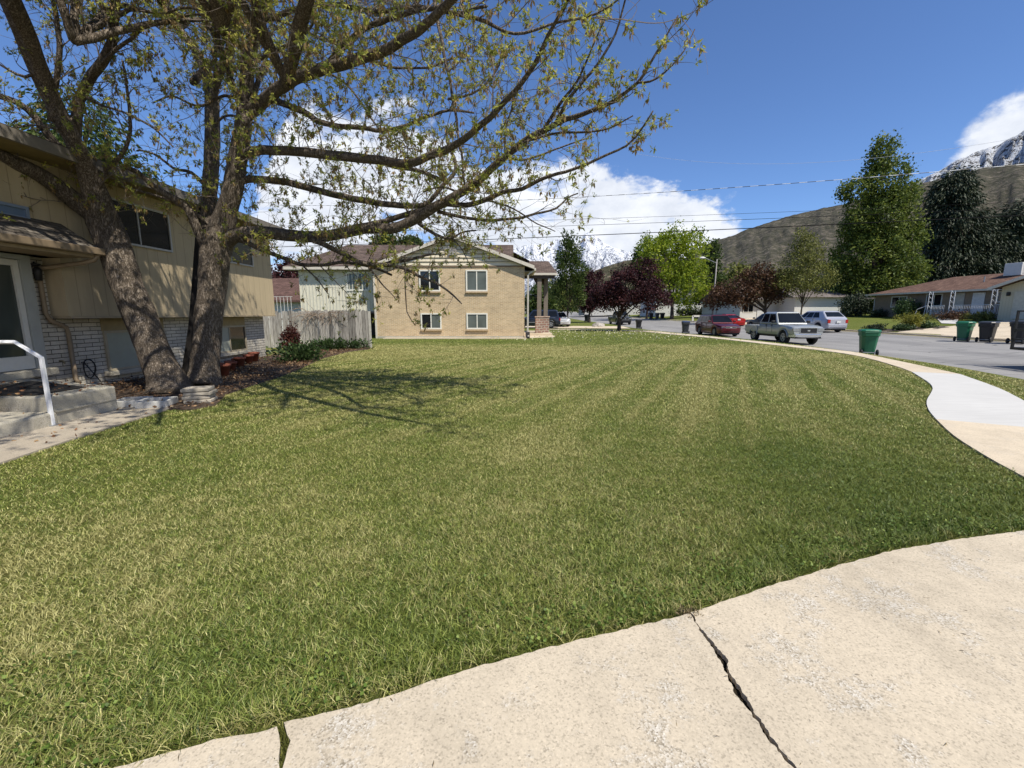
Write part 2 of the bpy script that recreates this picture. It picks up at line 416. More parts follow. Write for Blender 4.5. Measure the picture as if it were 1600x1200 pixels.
def offs(pts, ws, s):
    out = []
    for i, p in enumerate(pts):
        d = (pts[min(i+1, len(pts)-1)] - pts[max(i-1, 0)]).normalized(); out.append(p + Vector((-d.y, d.x, 0)) * ws[i] * .5 * s)
    return out
def drive():
    ic, ij = 10, 3
    cl = jag(offs(crk, cw, -1), .008, .010, 3); cr = jag(offs(crk, cw, 1), .008, .010, 5)
    jl = jag(offs(jnt, [.022, .030, .016, .010, .01], -1), .006, .03, 7); jr = jag(offs(jnt, [.022, .030, .016, .010, .01], 1), .006, .03, 9)
    # in this travelling direction (towards the camera) the left offset (+) lies to the east
    e1 = jag(E[:ij] + [jl[0]], .007, .03, 2); e2 = jag([jr[0]] + E[ij+1:ic] + [cl[0]], .007, .03, 4); e3 = jag([cr[0]] + E[ic+1:], .007, .03, 6)
    A = e1 + jl[1:] + [Vector((-7, -6, ZD)), Vector((-7, .6, ZD))]
    B = e2 + cl[1:] + [jr[-1]] + list(reversed(jr[1:-1]))
    C = e3 + [Vector((11.0, 5.2, ZD)), Vector((9.5, 0, ZD)), Vector((7.8, -6, ZD))] + list(reversed(cr[1:]))
    m = MB()
    for P in (A, B, C):
        P = [(p.x, p.y) for p in P]
        if sum(a[0]*b[1]-b[0]*a[1] for a, b in zip(P, P[1:]+P[:1])) < 0: P.reverse()
        m.prism(P, -.07, ZD)
    o = m.build('driveway', M_drive, fix=False); tag(o, kind='structure')
    s = MB(); s.box((-7, -6, -.08), (11, 5, -.022)); 
    t = NT('dark_soil'); p = t.pos('World'); t.bump(t.noise(p, 60, 4, .7), 1, .02)
    s = MB()
    for pts, w in ((crk, .05), (jnt, .07)):
        for a, b in zip(pts[:-1], pts[1:]):
            d = (b - a).normalized(); n = Vector((-d.y, d.x, 0)) * w
            s.quad(*[(q.x, q.y, .006) for q in (a - n, b - n, b + n, a + n)])
    o = s.build('soil', t.done(t.ramp(t.noise(p, 30, 4), [(.3, (.012, .010, .007)), (.7, (.045, .035, .022))]), .95, .1), fix=False); tag(o, kind='structure')
drive()

# --- pavement round the corner
inner = [(1760,820),(1680,788),(1600,745),(1540,712),(1490,680),(1463,655),(1451,640),(1448,626),(1455,613),(1457,605),(1449,596),(1425,581),(1400,572),(1350,558),(1300,549.5),(1215,539.5),(1130,530),(1085,525.5),(1040,521.5),(1005,518)]
outer = [(1760,722),(1700,685),(1640,648),(1600,626),(1560,606),(1510,588),(1500,584.5),(1480,580),(1440,571.5),(1400,563),(1340,551),(1300,546),(1215,536.5),(1130,527.5),(1085,523),(1040,519),(1005,515.8)]
IN = [G(a, b, .02) for a, b in inner]; OU = [G(a, b, .02) for a, b in outer]
def dense(pts, n=3):
    X = list(range(len(pts))); out = []
    for k in range((len(pts) - 1) * n + 1):
        q = k / n; out.append(Vector((_cr(X, [p.x for p in pts], q), _cr(X, [p.y for p in pts], q), .02)))
    return out
def prism_from(a, b, z1, name, mat):
    P = [(p.x, p.y) for p in a] + [(p.x, p.y) for p in reversed(b)]
    if sum(u[0]*v[1]-v[0]*u[1] for u, v in zip(P, P[1:]+P[:1])) < 0: P.reverse()
    m = MB().prism(P, -.1, z1); o = m.build(name, mat, fix=False); return tag(o, kind='structure')
z_near = lambda x, y: .022 + (0 if y < 40 else rise(y))
prism_from(dense(IN[:6]), dense([OU[0], OU[1], OU[2], G(1625, 669.5, .02)]), z_near, 'sidewalk', M_walk)
prism_from(dense(IN[5:12]), dense([G(1625, 669.5, .02), G(1660, 660, .02), OU[2], OU[3], OU[4], OU[5], OU[6]]), z_near, 'new_sidewalk', M_newc)
prism_from(dense(IN[11:]), dense(OU[6:]), z_near, 'far_sidewalk', M_walk)

# --- road, kerbs
def roadmesh():
    ys = [-60, -30, -10] + [i for i in range(-6, 60)] + [60 + 5 * i for i in range(73)]
    m = MB(); rows = []
    for y in ys:
        a, b = xn(y), xf(y); rows.append([(a + (b - a) * k / 8, y, road(a + (b - a) * k / 8, y)) for k in range(9)])
    vs = [p for r in rows for p in r]; m.add(vs, [(j*9+i, j*9+i+1, (j+1)*9+i+1, (j+1)*9+i) for j in range(len(rows)-1) for i in range(8)])
    t = NT('asphalt'); p = t.pos('World')
    big = t.noise(t.map(p, (1, .25, 1), rot=(0, 0, .1)), .5, 6, .65); fine = t.noise(p, 60, 4, .7)
    col = t.ramp(big, [(.3, (.175, .17, .165)), (.5, (.235, .228, .218)), (.7, (.285, .275, .26))])
    col = t.mix(1, col, t.ramp(fine, [(.3, .75), (.7, 1.2)]), 'MULTIPLY')
    ck = t.ramp(t.voro(t.map(p, (.16, .5, 1)), 1, 'DISTANCE_TO_EDGE'), [(.0, 1), (.012, 0)])
    col = t.mix(t.math('MULTIPLY', ck, .55), col, (.03, .03, .03)); t.bump(fine, .4, .01)
    o = m.build('road', t.done(col, .85, .3), fix=False, smooth=True); tag(o, kind='structure')
    for nm, fx, s, w0, w1 in (('kerb', xn, -1, .0, .16), ('far_kerb', xf, 1, .0, .20)):
        m = MB(); yy = [y for y in ys if (-6 <= y <= 260)]
        for y0, y1 in zip(yy[:-1], yy[1:]):
            q = []
            for y in (y0, y1):
                a = fx(y); zr = road(a, y); zt = zr + (.10 if s < 0 else .13)
                q.append([(a - s*.28, y, zr + .006), (a - s*.28, y, zr + .012), (a + s*w0, y, zr + .015), (a + s*(w0+.02), y, zt), (a + s*w1, y, zt + .006), (a + s*w1, y, zr - .1)])
            for i in range(len(q[0]) - 1):
                f = (q[0][i], q[1][i], q[1][i+1], q[0][i+1])
                m.quad(*(f if s > 0 else f[::-1]))
        o = m.build(nm, M_oldc if s < 0 else M_walk, fix=False); tag(o, kind='structure')
roadmesh()

# --- front walk along the left house, plant bed, far slabs
def slab(name, px, z0, z1, mat, kind='structure', w=None):
    P = [(p.x, p.y) for p in ([G(a, b, z1) for a, b in px] if px else w)]
    if sum(u[0]*v[1]-v[0]*u[1] for u, v in zip(P, P[1:]+P[:1])) < 0: P.reverse()
    o = MB().prism(P, z0, z1).build(name, mat, fix=False); return tag(o, kind=kind)
M_path = concrete('walk_concrete', (.38, .33, .26), .5)
slab('path', None, -.06, .022, M_path, w=[Vector(p) for p in [(-5.0, 2.0, 0), (-5.32, 4.33, 0), (-5.45, 5.3, 0), (-5.52, 6.2, 0), (-5.6, 6.95, 0), (-5.75, 7.1, 0), (-7.9, 7.1, 0), (-9.0, 7.1, 0), (-9, -4, 0), (-5, -4, 0)]])
slab('porch_walk', None, -.05, .03, M_walk, w=[Vector(p) for p in [(.85, 27.9, 0), (2.9, 29.2, 0), (2.9, 36, 0), (.85, 36, 0)]])
slab('house_apron', None, -.05, .05, M_walk, w=[Vector(p) for p in [(-8.0, 27.05, 0), (.9, 27.05, 0), (.9, 27.68, 0), (-8.0, 27.68, 0)]])
def ribbon(name, pts, w, mat, dz=.03, lift=0):
    m = MB(); pts = [Vector(p) for p in pts]
    for a, b in zip(pts[:-1], pts[1:]):
        for k in range(6):
            p, q = a.lerp(b, k/6), a.lerp(b, (k+1)/6); d = (b - a).normalized(); n = Vector((-d.y, d.x, 0)) * w / 2
            m.quad(*[(v.x, v.y, H(v.x, v.y) + dz) for v in (p - n, q - n, q + n, p + n)])
    o = m.build(name, mat, fix=True); tag(o, kind='structure'); return o
ribbon('cross_walk', [(2.9, 43.5, 0), (7, 42.5, 0), (9.6, 40.5, 0), (12.5, 37.5, 0)], 1.3, M_walk)
ribbon('side_driveway', [(-6, 48.5, 0), (4, 48.5, 0), (8, 48, 0), (13.3, 47.5, 0)], 5.5, M_walk, .035)
# far side drives
def farslab(name, pts, mat, dz=.03):
    m = MB(); P = [Vector((a, b, 0)) for a, b in pts]   # quad patch
    n = 14
    for i in range(n):
        for j in range(n):
            q = []
            for a, b in ((i, j), (i+1, j), (i+1, j+1), (i, j+1)):
                s, t = a / n, b / n; v = P[0].lerp(P[1], s).lerp(P[3].lerp(P[2], s), t); q.append((v.x, v.y, H(v.x, v.y) + dz))
            m.quad(*q)
    o = m.build(name, mat, fix=True); tag(o, kind='structure')
farslab('far_driveway', [(26.5, 19.5), (26.9, 31.2), (40.2, 35.2), (40.6, 27)], M_walk)
farslab('far_entry_walk', [(35.0, 34.6), (35.2, 36.0), (39.6, 41), (40.0, 39.4)], M_newc, .04)
farslab('garage_driveway', [(26.8, 50.5), (26.2, 58.0), (38, 62), (38, 54)], M_walk)
# ------------------------------------------------------------------ shared materials
M_glass = glassmat('window_glass'); M_glass_g = glassmat('window_glass_curtained', (.10, .115, .105), .12)
M_glass_b = glassmat('window_glass_bright', (.20, .22, .19), .15)
M_black = plain('black_plastic', (.012, .012, .013), .5); M_dark = plain('dark_void', (.008, .008, .008), .9)
M_white = plain('white_trim', (.62, .61, .56), .5, .06); M_rail = plain('white_rail_paint', (.74, .75, .77), .35, .05, 9)
M_galv = plain('grey_metal', (.30, .31, .32), .45, .1, 8, metal=.4)
def shingle(name, c1, c2, plane, wid=.30, row=.14):
    t = NT(name); p = t.pos('World'); s = t.sep(p)
    b = t.N.new('ShaderNodeTexBrick'); t.L.new(t.comb(s[1] if plane == 'y' else s[0], t.math('MULTIPLY', t.math('ADD', s[2], t.math('MULTIPLY', s[0 if plane == 'y' else 1], .0)), 2.6)), b.inputs['Vector'])
    b.inputs['Scale'].default_value = 1; b.inputs['Brick Width'].default_value = wid; b.inputs['Row Height'].default_value = row
    b.inputs['Mortar Size'].default_value = .012; b.inputs['Mortar Smooth'].default_value = .3
    b.inputs['Color1'].default_value = (*c1, 1); b.inputs['Color2'].default_value = (*c2, 1); b.inputs['Mortar'].default_value = (*sc3(c1, .35), 1)
    g = t.ramp(t.noise(p, 3, 6, .7), [(.3, .7), (.7, 1.2)]); g2 = t.ramp(t.noise(p, 90, 3, .7), [(.3, .75), (.7, 1.2)])
    t.bump(t.math('MULTIPLY', b.outputs['Fac'], -1), .5, .02)
    return t.done(t.mix(1, t.mix(1, b.outputs[0], g, 'MULTIPLY'), g2, 'MULTIPLY'), .95, .15)

def WM(pt, rz): return Matrix.Translation(Vector(pt)) @ Matrix.Rotation(rz, 4, 'Z')
def lbox(m, M, a, b, mi=0): return m.box(a, b, mi, M)
def window(parent, M, u0, u1, z0, z1, fm, gl, gr=None, fw=.06, pr=.045, mull=.5, sill=None, sillm=None, name='window', surround=None, sm_=None):
    """sliding window: frame > panes; local x along the wall, local -y outwards"""
    m = MB()
    lbox(m, M, (u0, -pr, z0), (u0 + fw, .02, z1)); lbox(m, M, (u1 - fw, -pr, z0), (u1, .02, z1))
    lbox(m, M, (u0 + fw, -pr, z1 - fw), (u1 - fw, .02, z1)); lbox(m, M, (u0 + fw, -pr, z0), (u1 - fw, .02, z0 + fw))
    um = u0 + (u1 - u0) * mull if mull else None
    if mull: lbox(m, M, (um - fw * .35, -pr + .008, z0 + fw), (um + fw * .35, .02, z1 - fw))
    f = m.build(name, fm, parent)
    spans = [(u0 + fw, um - fw * .35, gl), (um + fw * .35, u1 - fw, gr or gl)] if mull else [(u0 + fw, u1 - fw, gl)]
    for a, b, g in spans:
        lbox(MB(), M, (a, -pr * .35, z0 + fw), (b, .0, z1 - fw)).build('pane', g, f)
    if surround:
        s = MB(); w = surround
        lbox(s, M, (u0 - w, -pr * .6, z0 - w), (u0, .02, z1 + w)); lbox(s, M, (u1, -pr * .6, z0 - w), (u1 + w, .02, z1 + w))
        lbox(s, M, (u0, -pr * .6, z1), (u1, .02, z1 + w)); lbox(s, M, (u0, -pr * .6, z0 - w), (u1, .02, z0)); s.build('trim', sm_ or fm, f)
    if sill:
        lbox(MB(), M, (u0 - sill[0], -sill[1], z0 - sill[2]), (u1 + sill[0], .02, z0 - .004)).build('sill', sillm, f, bevel=.01)
    return f

# ================================================================== left house
def left_house():
    h = thing('split_level_house', 'tan sided split level house with white brick below, behind the two big tree trunks', 'house', (-9, 9, 0))
    bm = brickmat('white_painted_brick', 'yz', (.66, .61, .51), (.53, .49, .41), (.085, .072, .055), .34, .085, .0065, grime=.35)
    br = MB(); br.box((-9.4, -3, -.2), (-9.0, 8.6, 3.1)); br.box((-9.4, 8.6, -.2), (-9.0, 15.9, 1.50)); br.box((-13, 15.5, -.2), (-9.4, 15.9, 1.5))
    br.build('brick_wall', bm, h)
    t = NT('tan_siding'); p = t.pos('World'); s = t.sep(p)
    fr = t.math('FRACT', t.math('DIVIDE', s[1], .305)); gro = t.math('LESS_THAN', fr, .05)
    fr2 = t.math('FRACT', t.math('DIVIDE', t.math('ADD', s[0], .1), .305)); 
    g = t.ramp(t.noise(t.map(p, (1, 1, .25)), 3, 6, .65), [(.3, .86), (.7, 1.06)])
    col = t.mix(1, t.mix(t.math('MULTIPLY', gro, .55), (.45, .365, .235), (.22, .175, .11)), g, 'MULTIPLY')
    t.bump(t.math('MULTIPLY', gro, -1), .6, .008); sid = t.done(col, .85, .2)
    up = MB()
    up.box((-13, 8.6, 1.50), (-8.65, 16.1, 4.36)); up.box((-13, -3, 2.60), (-8.65, 8.6, 4.36))
    up.build('siding_wall', sid, h)
    for z in ((1.47),):
        MB().box((-9.0, 8.62, 1.455), (-8.63, 16.12, 1.497)).build('lower_trim', plain('tan_trim', (.36, .29, .19), .7), h)
    rs = shingle('brown_shingles', (.085, .062, .048), (.14, .105, .085), 'y')
    rf = MB(); m0 = .10
    rf.hexa([(-8.02, -3.6, 4.40), (-7.98, 16.6, 4.40), (-13.5, 16.6, 5.95), (-13.5, -3.6, 5.95), (-8.02, -3.6, 4.50), (-7.98, 16.6, 4.50), (-13.5, 16.6, 6.05), (-13.5, -3.6, 6.05)])
    roof = rf.build('roof', rs, h)
    fas = MB(); fas.box((-8.02, -3.6, 4.28), (-7.95, 16.62, 4.47)); fas.hexa([(-13.5,16.56,5.80),(-7.98,16.56,4.25),(-7.98,16.62,4.25),(-13.5,16.62,5.80),(-13.5,16.56,6.0),(-7.98,16.56,4.46),(-7.98,16.62,4.46),(-13.5,16.62,6.0)])
    fas.build('fascia', plain('dark_tan_fascia', (.17, .15, .125), .7), roof)
    MB().box((-9.0, -3.5, 4.285), (-8.03, 16.55, 4.335)).build('soffit', plain('soffit_tan', (.20, .155, .06), .8), h)
    ga = MB(); ga.add([(-8.65, 16.09, 4.3), (-13, 16.09, 4.3), (-13, 16.09, 5.8)], [(0, 1, 2)]); ga.build('gable', sid, h)
    # porch roof along the entry
    pr = thing_part = MB()
    pr.hexa([(-7.98, -3, 2.74), (-7.98, 8.72, 2.74), (-8.65, 8.72, 3.19), (-8.65, -3, 3.19), (-7.98, -3, 2.80), (-7.98, 8.72, 2.80), (-8.65, 8.72, 3.25), (-8.65, -3, 3.25)])
    po = pr.build('porch_roof', shingle('porch_shingles', (.10, .085, .07), (.17, .15, .125), 'y'), h)
    tt = plain('tan_gutter', (.22, .165, .105), .5, .12)
    MB().box((-7.985, -3, 2.66), (-7.88, 8.74, 2.79)).build('gutter', tt, po, bevel=.015)
    MB().box((-9.0, -3, 2.60), (-7.99, 8.60, 2.655)).build('porch_ceiling', plain('ceiling_tan', (.26, .20, .12), .8), po)
    pts = [(-7.95, 8.66, 2.68), (-8.02, 8.62, 2.56), (-8.2, 8.56, 2.50), (-8.88, 8.46, 2.40), (-8.94, 8.45, 2.30), (-8.94, 8.45, 1.56), (-8.92, 8.5, 1.42), (-8.9, 8.76, 1.28), (-8.92, 8.80, 1.16), (-8.92, 8.80, .22), (-8.85, 8.80, .15)]
    MB().tube(pts, .042, 8).build('downpipe', tt, h, smooth=True)
    # window band over the porch roof, sky reflection painted into its blue glass
    W0 = WM((-8.65, 0, 0), math.pi / 2)
    fm = plain('bronze_frame', (.10, .085, .065), .5); tanf = plain('tan_frame', (.36, .31, .22), .6); al = plain('aluminium_frame', (.42, .41, .38), .4)
    window(h, W0, 5.6, 8.15, 3.19, 3.42, plain('blue_grey_frame', (.20, .25, .33), .35), glassmat('painted_sky_glass', (.12, .17, .25), .1), mull=0, fw=.05)
    window(h, W0, 9.30, 11.45, 3.08, 4.02, al, M_glass, M_glass, fw=.045, mull=.56)
    window(h, W0, 12.9, 14.95, 3.08, 4.02, al, M_glass, glassmat('window_glass_blinds', (.06, .058, .05), .2), fw=.04, mull=.45)
    W1 = WM((-9.0, 0, 0), math.pi / 2)
    sm = plain('pale_sill', (.42, .38, .30), .8, .2, 5, .4)
    blind = plain('drawn_blind', (.30, .32, .27), .35, .05)
    window(h, W1, 9.62, 11.3, .28, 1.17, tanf, blind, blind, fw=.05, mull=.58, sill=(.08, .14, .10), sillm=sm)
    window(h, W1, 13.05, 14.75, .34, 1.17, tanf, blind, M_glass, fw=.05, mull=.5, sill=(.08, .14, .10), sillm=sm)
    for a, b in ((9.6, 11.32), (13.03, 14.77)):
        MB().box((-9.0, a, 1.172), (-8.985, b, 1.455)).build('panel', plain('tan_panel', (.30, .235, .12), .8), h)
    # storm door
    df = MB(); W2 = W1
    for a, b, c, d in ((7.0, .52, 7.10, 2.62), (8.12, .52, 8.30, 2.62), (7.10, 2.52, 8.12, 2.62)): lbox(df, W2, (a, -.10, b), (c, .02, d))
    d_ = df.build('door_frame', plain('door_white', (.36, .37, .35), .5, .06), h)
    dd = MB()
    for a, b, c, d in ((7.12, .54, 7.24, 2.5), (8.02, .54, 8.11, 2.5), (7.24, 2.40, 8.02, 2.5), (7.24, .54, 8.02, .78)): lbox(dd, W2, (a, -.07, b), (c, .0, d))
    do = dd.build('door', M_white, h); lbox(MB(), W2, (7.24, -.03, .78), (8.02, .0, 2.40)).build('pane', glassmat('storm_glass', (.055, .065, .058), .12), do)
    # wall lantern
    la = MB(); la.lathe([(.03, 0), (.07, .03), (.075, .05)], (-8.88, 8.36, 2.42), 8); la.lathe([(.05, 0), (.065, .2), (.03, .25)], (-8.86, 8.36, 2.16), 8); la.tube([(-9, 8.36, 2.35), (-8.9, 8.36, 2.5), (-8.86, 8.36, 2.46)], .012, 6)
    lo = la.build('wall_lantern', M_black, h, smooth=True)
    # tap and coiled hose
    MB().tube([(-9, 8.62, .62), (-8.93, 8.62, .62), (-8.9, 8.62, .57)], .018, 6).build('tap', plain('brass', (.30, .24, .13), .4, metal=.6), h)
left_house()
hose = MB()
hp = [(-8.9, 8.95, .55)] + [(-8.92 + .015 * math.sin(k), 9.12 + .13 * math.cos(k * .55 + 2.2), .40 + .20 * math.sin(k * .55 + 2.2)) for k in range(24)] + [(-8.8, 9.2, .12), (-8.7, 9.6, .05), (-8.6, 9.9, .04)]
tag(hose.tube(hp, .011, 6).build('garden_hose', M_black, None, smooth=True, origin=(-8.9, 9.1, .1)), 'black garden hose looped on the brick wall beside the downpipe', 'hose')

# steps
def steps():
    o = thing('porch_steps', 'weathered concrete steps and landing below the storm door', 'steps', (-7.6, 6, 0))
    m = MB(); m.prism([(-9.0, 5.95), (-6.4, 5.95), (-6.38, 6.9), (-9.0, 7.9)], -.05, .40); m.build('landing', M_oldc, o, bevel=.02)
    P = [(-9.0, 4.7), (-6.9, 4.75), (-6.5, 4.9), (-6.42, 5.3), (-6.34, 5.6), (-6.36, 5.944), (-9.0, 5.944)]
    m = MB(); m.prism(P, -.05, .20); m.build('lower_step', M_oldc, o, bevel=.03)
    m = MB(); m.box((-8.998, 6.9, .402), (-8.70, 8.3, .53)); m.build('door_sill', M_oldc, o, bevel=.01)
    MB().box((-6.44, 5.953, .185), (-6.372, 6.88, .206)).build('ledge', M_oldc, o)
steps()
rl = thing('handrail', 'white square tube handrail bent down beside the porch steps', 'handrail', (-6.37, 5.9, 0))
def sqtube(m, pts, r): return m.tube(pts, r * 1.414, 4)
sqtube(MB(), [(-6.36, 5.86, .02), (-6.38, 5.88, .96), (-6.72, 5.9, 1.17), (-8.2, 5.9, 1.17)], .021).build('rail', M_rail, rl, bevel=.003)
sqtube(MB(), [(-8.1, 5.95, .40), (-8.1, 5.9, 1.15)], .02).build('post', M_rail, rl)
MB().box((-6.42, 5.80, .02), (-6.30, 5.92, .034)).build('base_plate', M_galv, rl)
tag(MB().prism([(-8.3, 6.05), (-6.75, 6.05), (-6.7, 6.75), (-8.2, 7.35)], .402, .416).build('doormat', plain('black_rubber', (.018, .017, .016), .8, .4, 20, .5), None, origin=(-7.5, 6.5, .4)), 'black rubber mat strewn with brown leaves on the landing', 'doormat')
b = thing('bucket', 'pale grey bucket with a red base at the left edge of the porch', 'bucket', (-7.22, 5.72, .20))
MB().lathe([(.17, .06), (.20, .40), (.21, .41), (.20, .42), (.19, .41), (.16, .08)], (-7.22, 5.72, .20), 20).build('shell', plain('pale_plastic', (.42, .44, .43), .4), b, smooth=True)
MB().lathe([(.16, 0), (.18, .055), (.17, .06)], (-7.22, 5.72, .20), 20).build('base', plain('red_plastic', (.30, .02, .02), .4), b, smooth=True)

# planter blocks, stacked stones, pots
M_block = plain('grey_block', (.46, .45, .42), .9, .2, 8, .6)
def block(label, x, y, rz, s=.40, hgt=.11):
    M = Matrix.Rotation(rz, 4, 'Z'); m = MB(); w = .035
    for a, b in (((-s/2, -s/2), (s/2, -s/2+w)), ((-s/2, s/2-w), (s/2, s/2)), ((-s/2, -s/2+w), (-s/2+w, s/2-w)), ((s/2-w, -s/2+w), (s/2, s/2-w))):
        m.box((a[0], a[1], 0), (b[0], b[1], hgt), 0, M)
    o = thing('planter_block', label, 'planter', (x, y, .02), 'hollow planter blocks')
    for v in range(len(m.v)): m.v[v] = (m.v[v][0] + x, m.v[v][1] + y, m.v[v][2] + .02)
    m.build('block', M_block, o, bevel=.008)
    MB().box((-s/2+w, -s/2+w, 0), (s/2-w, s/2-w, .05), 0, WM((x, y, .02), rz)).build('soil', plain('planter_soil', (.09, .07, .05), .95, .4, 30, .8), o)
block('square grey planter block nearer the porch steps', -6.42, 7.22, .25, .42); block('square grey planter block beside the stone stack', -5.97, 7.18, .28, .44)
st = thing('stone_stack', 'stack of flat pale edging stones at the foot of the right trunk', 'stones', (-5.42, 7.62, 0))
for k in range(4):
    m = MB(); rr = random.Random(k); s = .21
    m.box((-s, -s*.8, 0), (s, s*.8, .062), 0, WM((-5.52 + rr.uniform(-.02, .02), 7.55 + rr.uniform(-.02, .02), .01 + k * .066), .3 + rr.uniform(-.06, .06))); m.build('stone', plain('edging_stone', (.36, .32, .26), .95, .25, 9, .8), st, bevel=.015)
M_terra = plain('terracotta', (.21, .065, .038), .8, .3, 10)
M_terrad = plain('dark_terracotta', (.17, .055, .04), .8, .25, 10)
pt = thing('plant_pot', 'first terracotta pot of the row by the wall, next to the right trunk', 'plant pot', (0, 0, 0), 'terracotta pots along the wall')
MB().lathe([(.08, 0), (.125, .19), (.14, .19), (.145, .245), (.125, .245), (.115, .17)], (0, 0, 0), 16).build('pot', M_terra, pt, smooth=True)
MB().lathe([(.117, .16), (.117, .19)], (0, 0, 0), 16).build('soil', M_dark, pt)
pls = [(-7.45, 10.85, 1.25, 'second'), (-7.72, 11.25, .8, 'third'), (-7.62, 11.75, 1.0, 'fourth'), (-7.92, 12.15, .9, 'fifth'), (-7.98, 12.7, 1.1, 'sixth'), (-8.25, 12.95, .85, 'seventh'), (-8.2, 13.5, 1.1, 'eighth'), (-8.38, 14.1, 1.2, 'ninth and last')]
pt.location = (-7.15, 10.7, .02); pt.scale = (1.25,) * 3
for x, y, s, w in pls:
    c = copy_tree(pt); c.location = (x, y, .02); c.scale = (s,) * 3; c['label'] = '%s terracotta pot of the row by the wall, counting from the right trunk' % w

# ================================================================== brick house
def brick_house():
    h = thing('brick_gable_house', 'tan brick house with a front gable, four white framed windows and a brown roof', 'house', (-4, 28, 0))
    bm = brickmat('tan_brick', 'xz', (.60, .435, .25), (.45, .315, .175), (.66, .56, .40), .26, .0762, .013, grime=.2, bstr=.35)
    bm2 = brickmat('tan_brick_side', 'yz', (.52, .36, .20), (.44, .30, .165), (.42, .35, .25), .26, .0762, .009, grime=.2, bstr=.35)
    Y = 27.7; x0, x1 = -8.5, .78
    m = MB(); m.quad((x0, Y, -.1), (x1, Y, -.1), (x1, Y, 4.45), (x0, Y, 4.45)); m.quad((x0, Y+.02, 4.45), (x1, Y+.02, 4.45), (x1, Y+8, 4.45), (x0, Y+8, 4.45))
    m.quad((x0, Y+9, -.1), (x0, Y, -.1), (x0, Y, 4.45), (x0, Y+9, 4.45)); bw = m.build('brick_wall', bm, h, fix=False)
    m = MB(); m.quad((x1, Y, -.1), (x1, Y+11, -.1), (x1, Y+11, 4.45), (x1, Y, 4.45)); m.build('side_wall', bm2, h, fix=False)
    m = MB(); m.box((x0+.02, Y-.045, -.1), (x1-.01, Y-.003, .14)); m.build('foundation', M_oldc, h)
    # gable: lapped boards under the rakes
    ax, az, sl = -3.72, 6.12, .365
    mg = MB(); gm = plain('cream_lap_siding', (.66, .58, .43), .7, .06, 3); m = MB(); n = 7
    for k in range(n):
        za, zb = 4.45 + k * (az - 4.45) / n, 4.45 + (k + 1) * (az - 4.45) / n
        wa = min((az - za) / sl, x1 - ax - .02); wb = max(.02, min((az - zb) / sl, x1 - ax - .02)); wal = min((az - za) / sl, ax - x0 - .02); wbl = max(.02, min((az - zb) / sl, ax - x0 - .02))
        m.add([(ax-wal, Y-.05, za), (ax+wa, Y-.05, za), (ax+wb, Y-.008, zb), (ax-wbl, Y-.008, zb), (ax-wal, Y, za), (ax+wa, Y, za)], [(0, 1, 2, 3), (0, 4, 5, 1)]); gl = (ax-wal, Y-.056, za), (ax+wa, Y-.056, za); mg.quad(gl[0], gl[1], (gl[1][0], Y-.056, za+.035), (gl[0][0], Y-.056, za+.035))
    gs = m.build('gable_siding', gm, h, fix=False); mg.build('painted_lap_shadow', plain('lap_shade_paint', (.20, .17, .12), .8), gs, fix=False)  # dark strips paint the shadow line along each lap
    MB().box((x0+.1, Y-.05, 4.40), (x1-.05, Y-.004, 4.455)).build('gable_trim', plain('brown_trim', (.22, .15, .10), .7), h)
    v = MB(); v.prism([(-.27, 0), (.27, 0), (.27, .52), (.19, .68), (0, .74), (-.19, .68), (-.27, .52)], 0, .05)
    v.xf(Matrix.Translation((ax + .05, Y - .04, 5.05)) @ Matrix.Rotation(math.pi/2, 4, 'X')); vo = v.build('gable_vent', plain('vent_grey', (.32, .29, .27), .6), h)
    m = MB()
    for k in range(6): m.box((ax - .18, Y - .12, 5.12 + k * .09), (ax + .28, Y - .09, 5.17 + k * .09))
    m.build('louvre', plain('vent_light', (.42, .39, .36), .6), vo)
    rs = shingle('house_brown_shingles', (.085, .062, .050), (.15, .11, .09), 'x', .35, .22)
    ov = .30; r = MB(); yb = 33.4
    for s, xe in ((1, 1.35), (-1, -8.85)):
        ze = az - abs(xe - ax) * sl; top = .17
        vs = [(ax, Y-ov, az), (xe, Y-ov, ze), (xe, yb, ze), (ax, yb, az)]
        vs = vs + [(x, y, z + top) for x, y, z in vs]
        r.hexa(vs if s > 0 else [vs[i] for i in (1, 0, 3, 2, 5, 4, 7, 6)])
    # main ridge running across behind the gable
    zr, ze2 = 6.42, 4.30
    r.hexa([(-14.3, 28.0, ze2), (-8.8, 28.0, ze2), (-8.8, 33.5, zr), (-12.2, 33.5, zr), (-14.3, 28.0, ze2+.16), (-8.8, 28.0, ze2+.16), (-8.8, 33.5, zr+.16), (-12.2, 33.5, zr+.16)])
    r.add([(-14.3, 28, ze2+.16), (-12.2, 33.5, zr+.16), (-14.3, 39, ze2+.16)], [(0, 1, 2)])
    r.hexa([(-8.8, 30.4, 5.22), (.1, 30.4, 5.22), (.1, 33.5, zr-.02), (-8.8, 33.5, zr-.02), (-8.8, 30.4, 5.38), (.1, 30.4, 5.38), (.1, 33.5, zr+.14), (-8.8, 33.5, zr+.14)])
    r.hexa([(-12.2, 33.5, zr), (.1, 33.5, zr), (.1, 39, ze2), (-14.3, 39, ze2), (-12.2, 33.5, zr+.16), (.1, 33.5, zr+.16), (.1, 39, ze2+.16), (-14.3, 39, ze2+.16)])
    # porch roof at the right
    pz = 4.22
    r.hexa([(1.0, 31.2, pz), (3.15, 31.2, pz), (2.75, 33.9, 5.32), (.0, 33.9, 5.32), (1.0, 31.2, pz+.14), (3.15, 31.2, pz+.14), (2.75, 33.9, 5.46), (.0, 33.9, 5.46)])
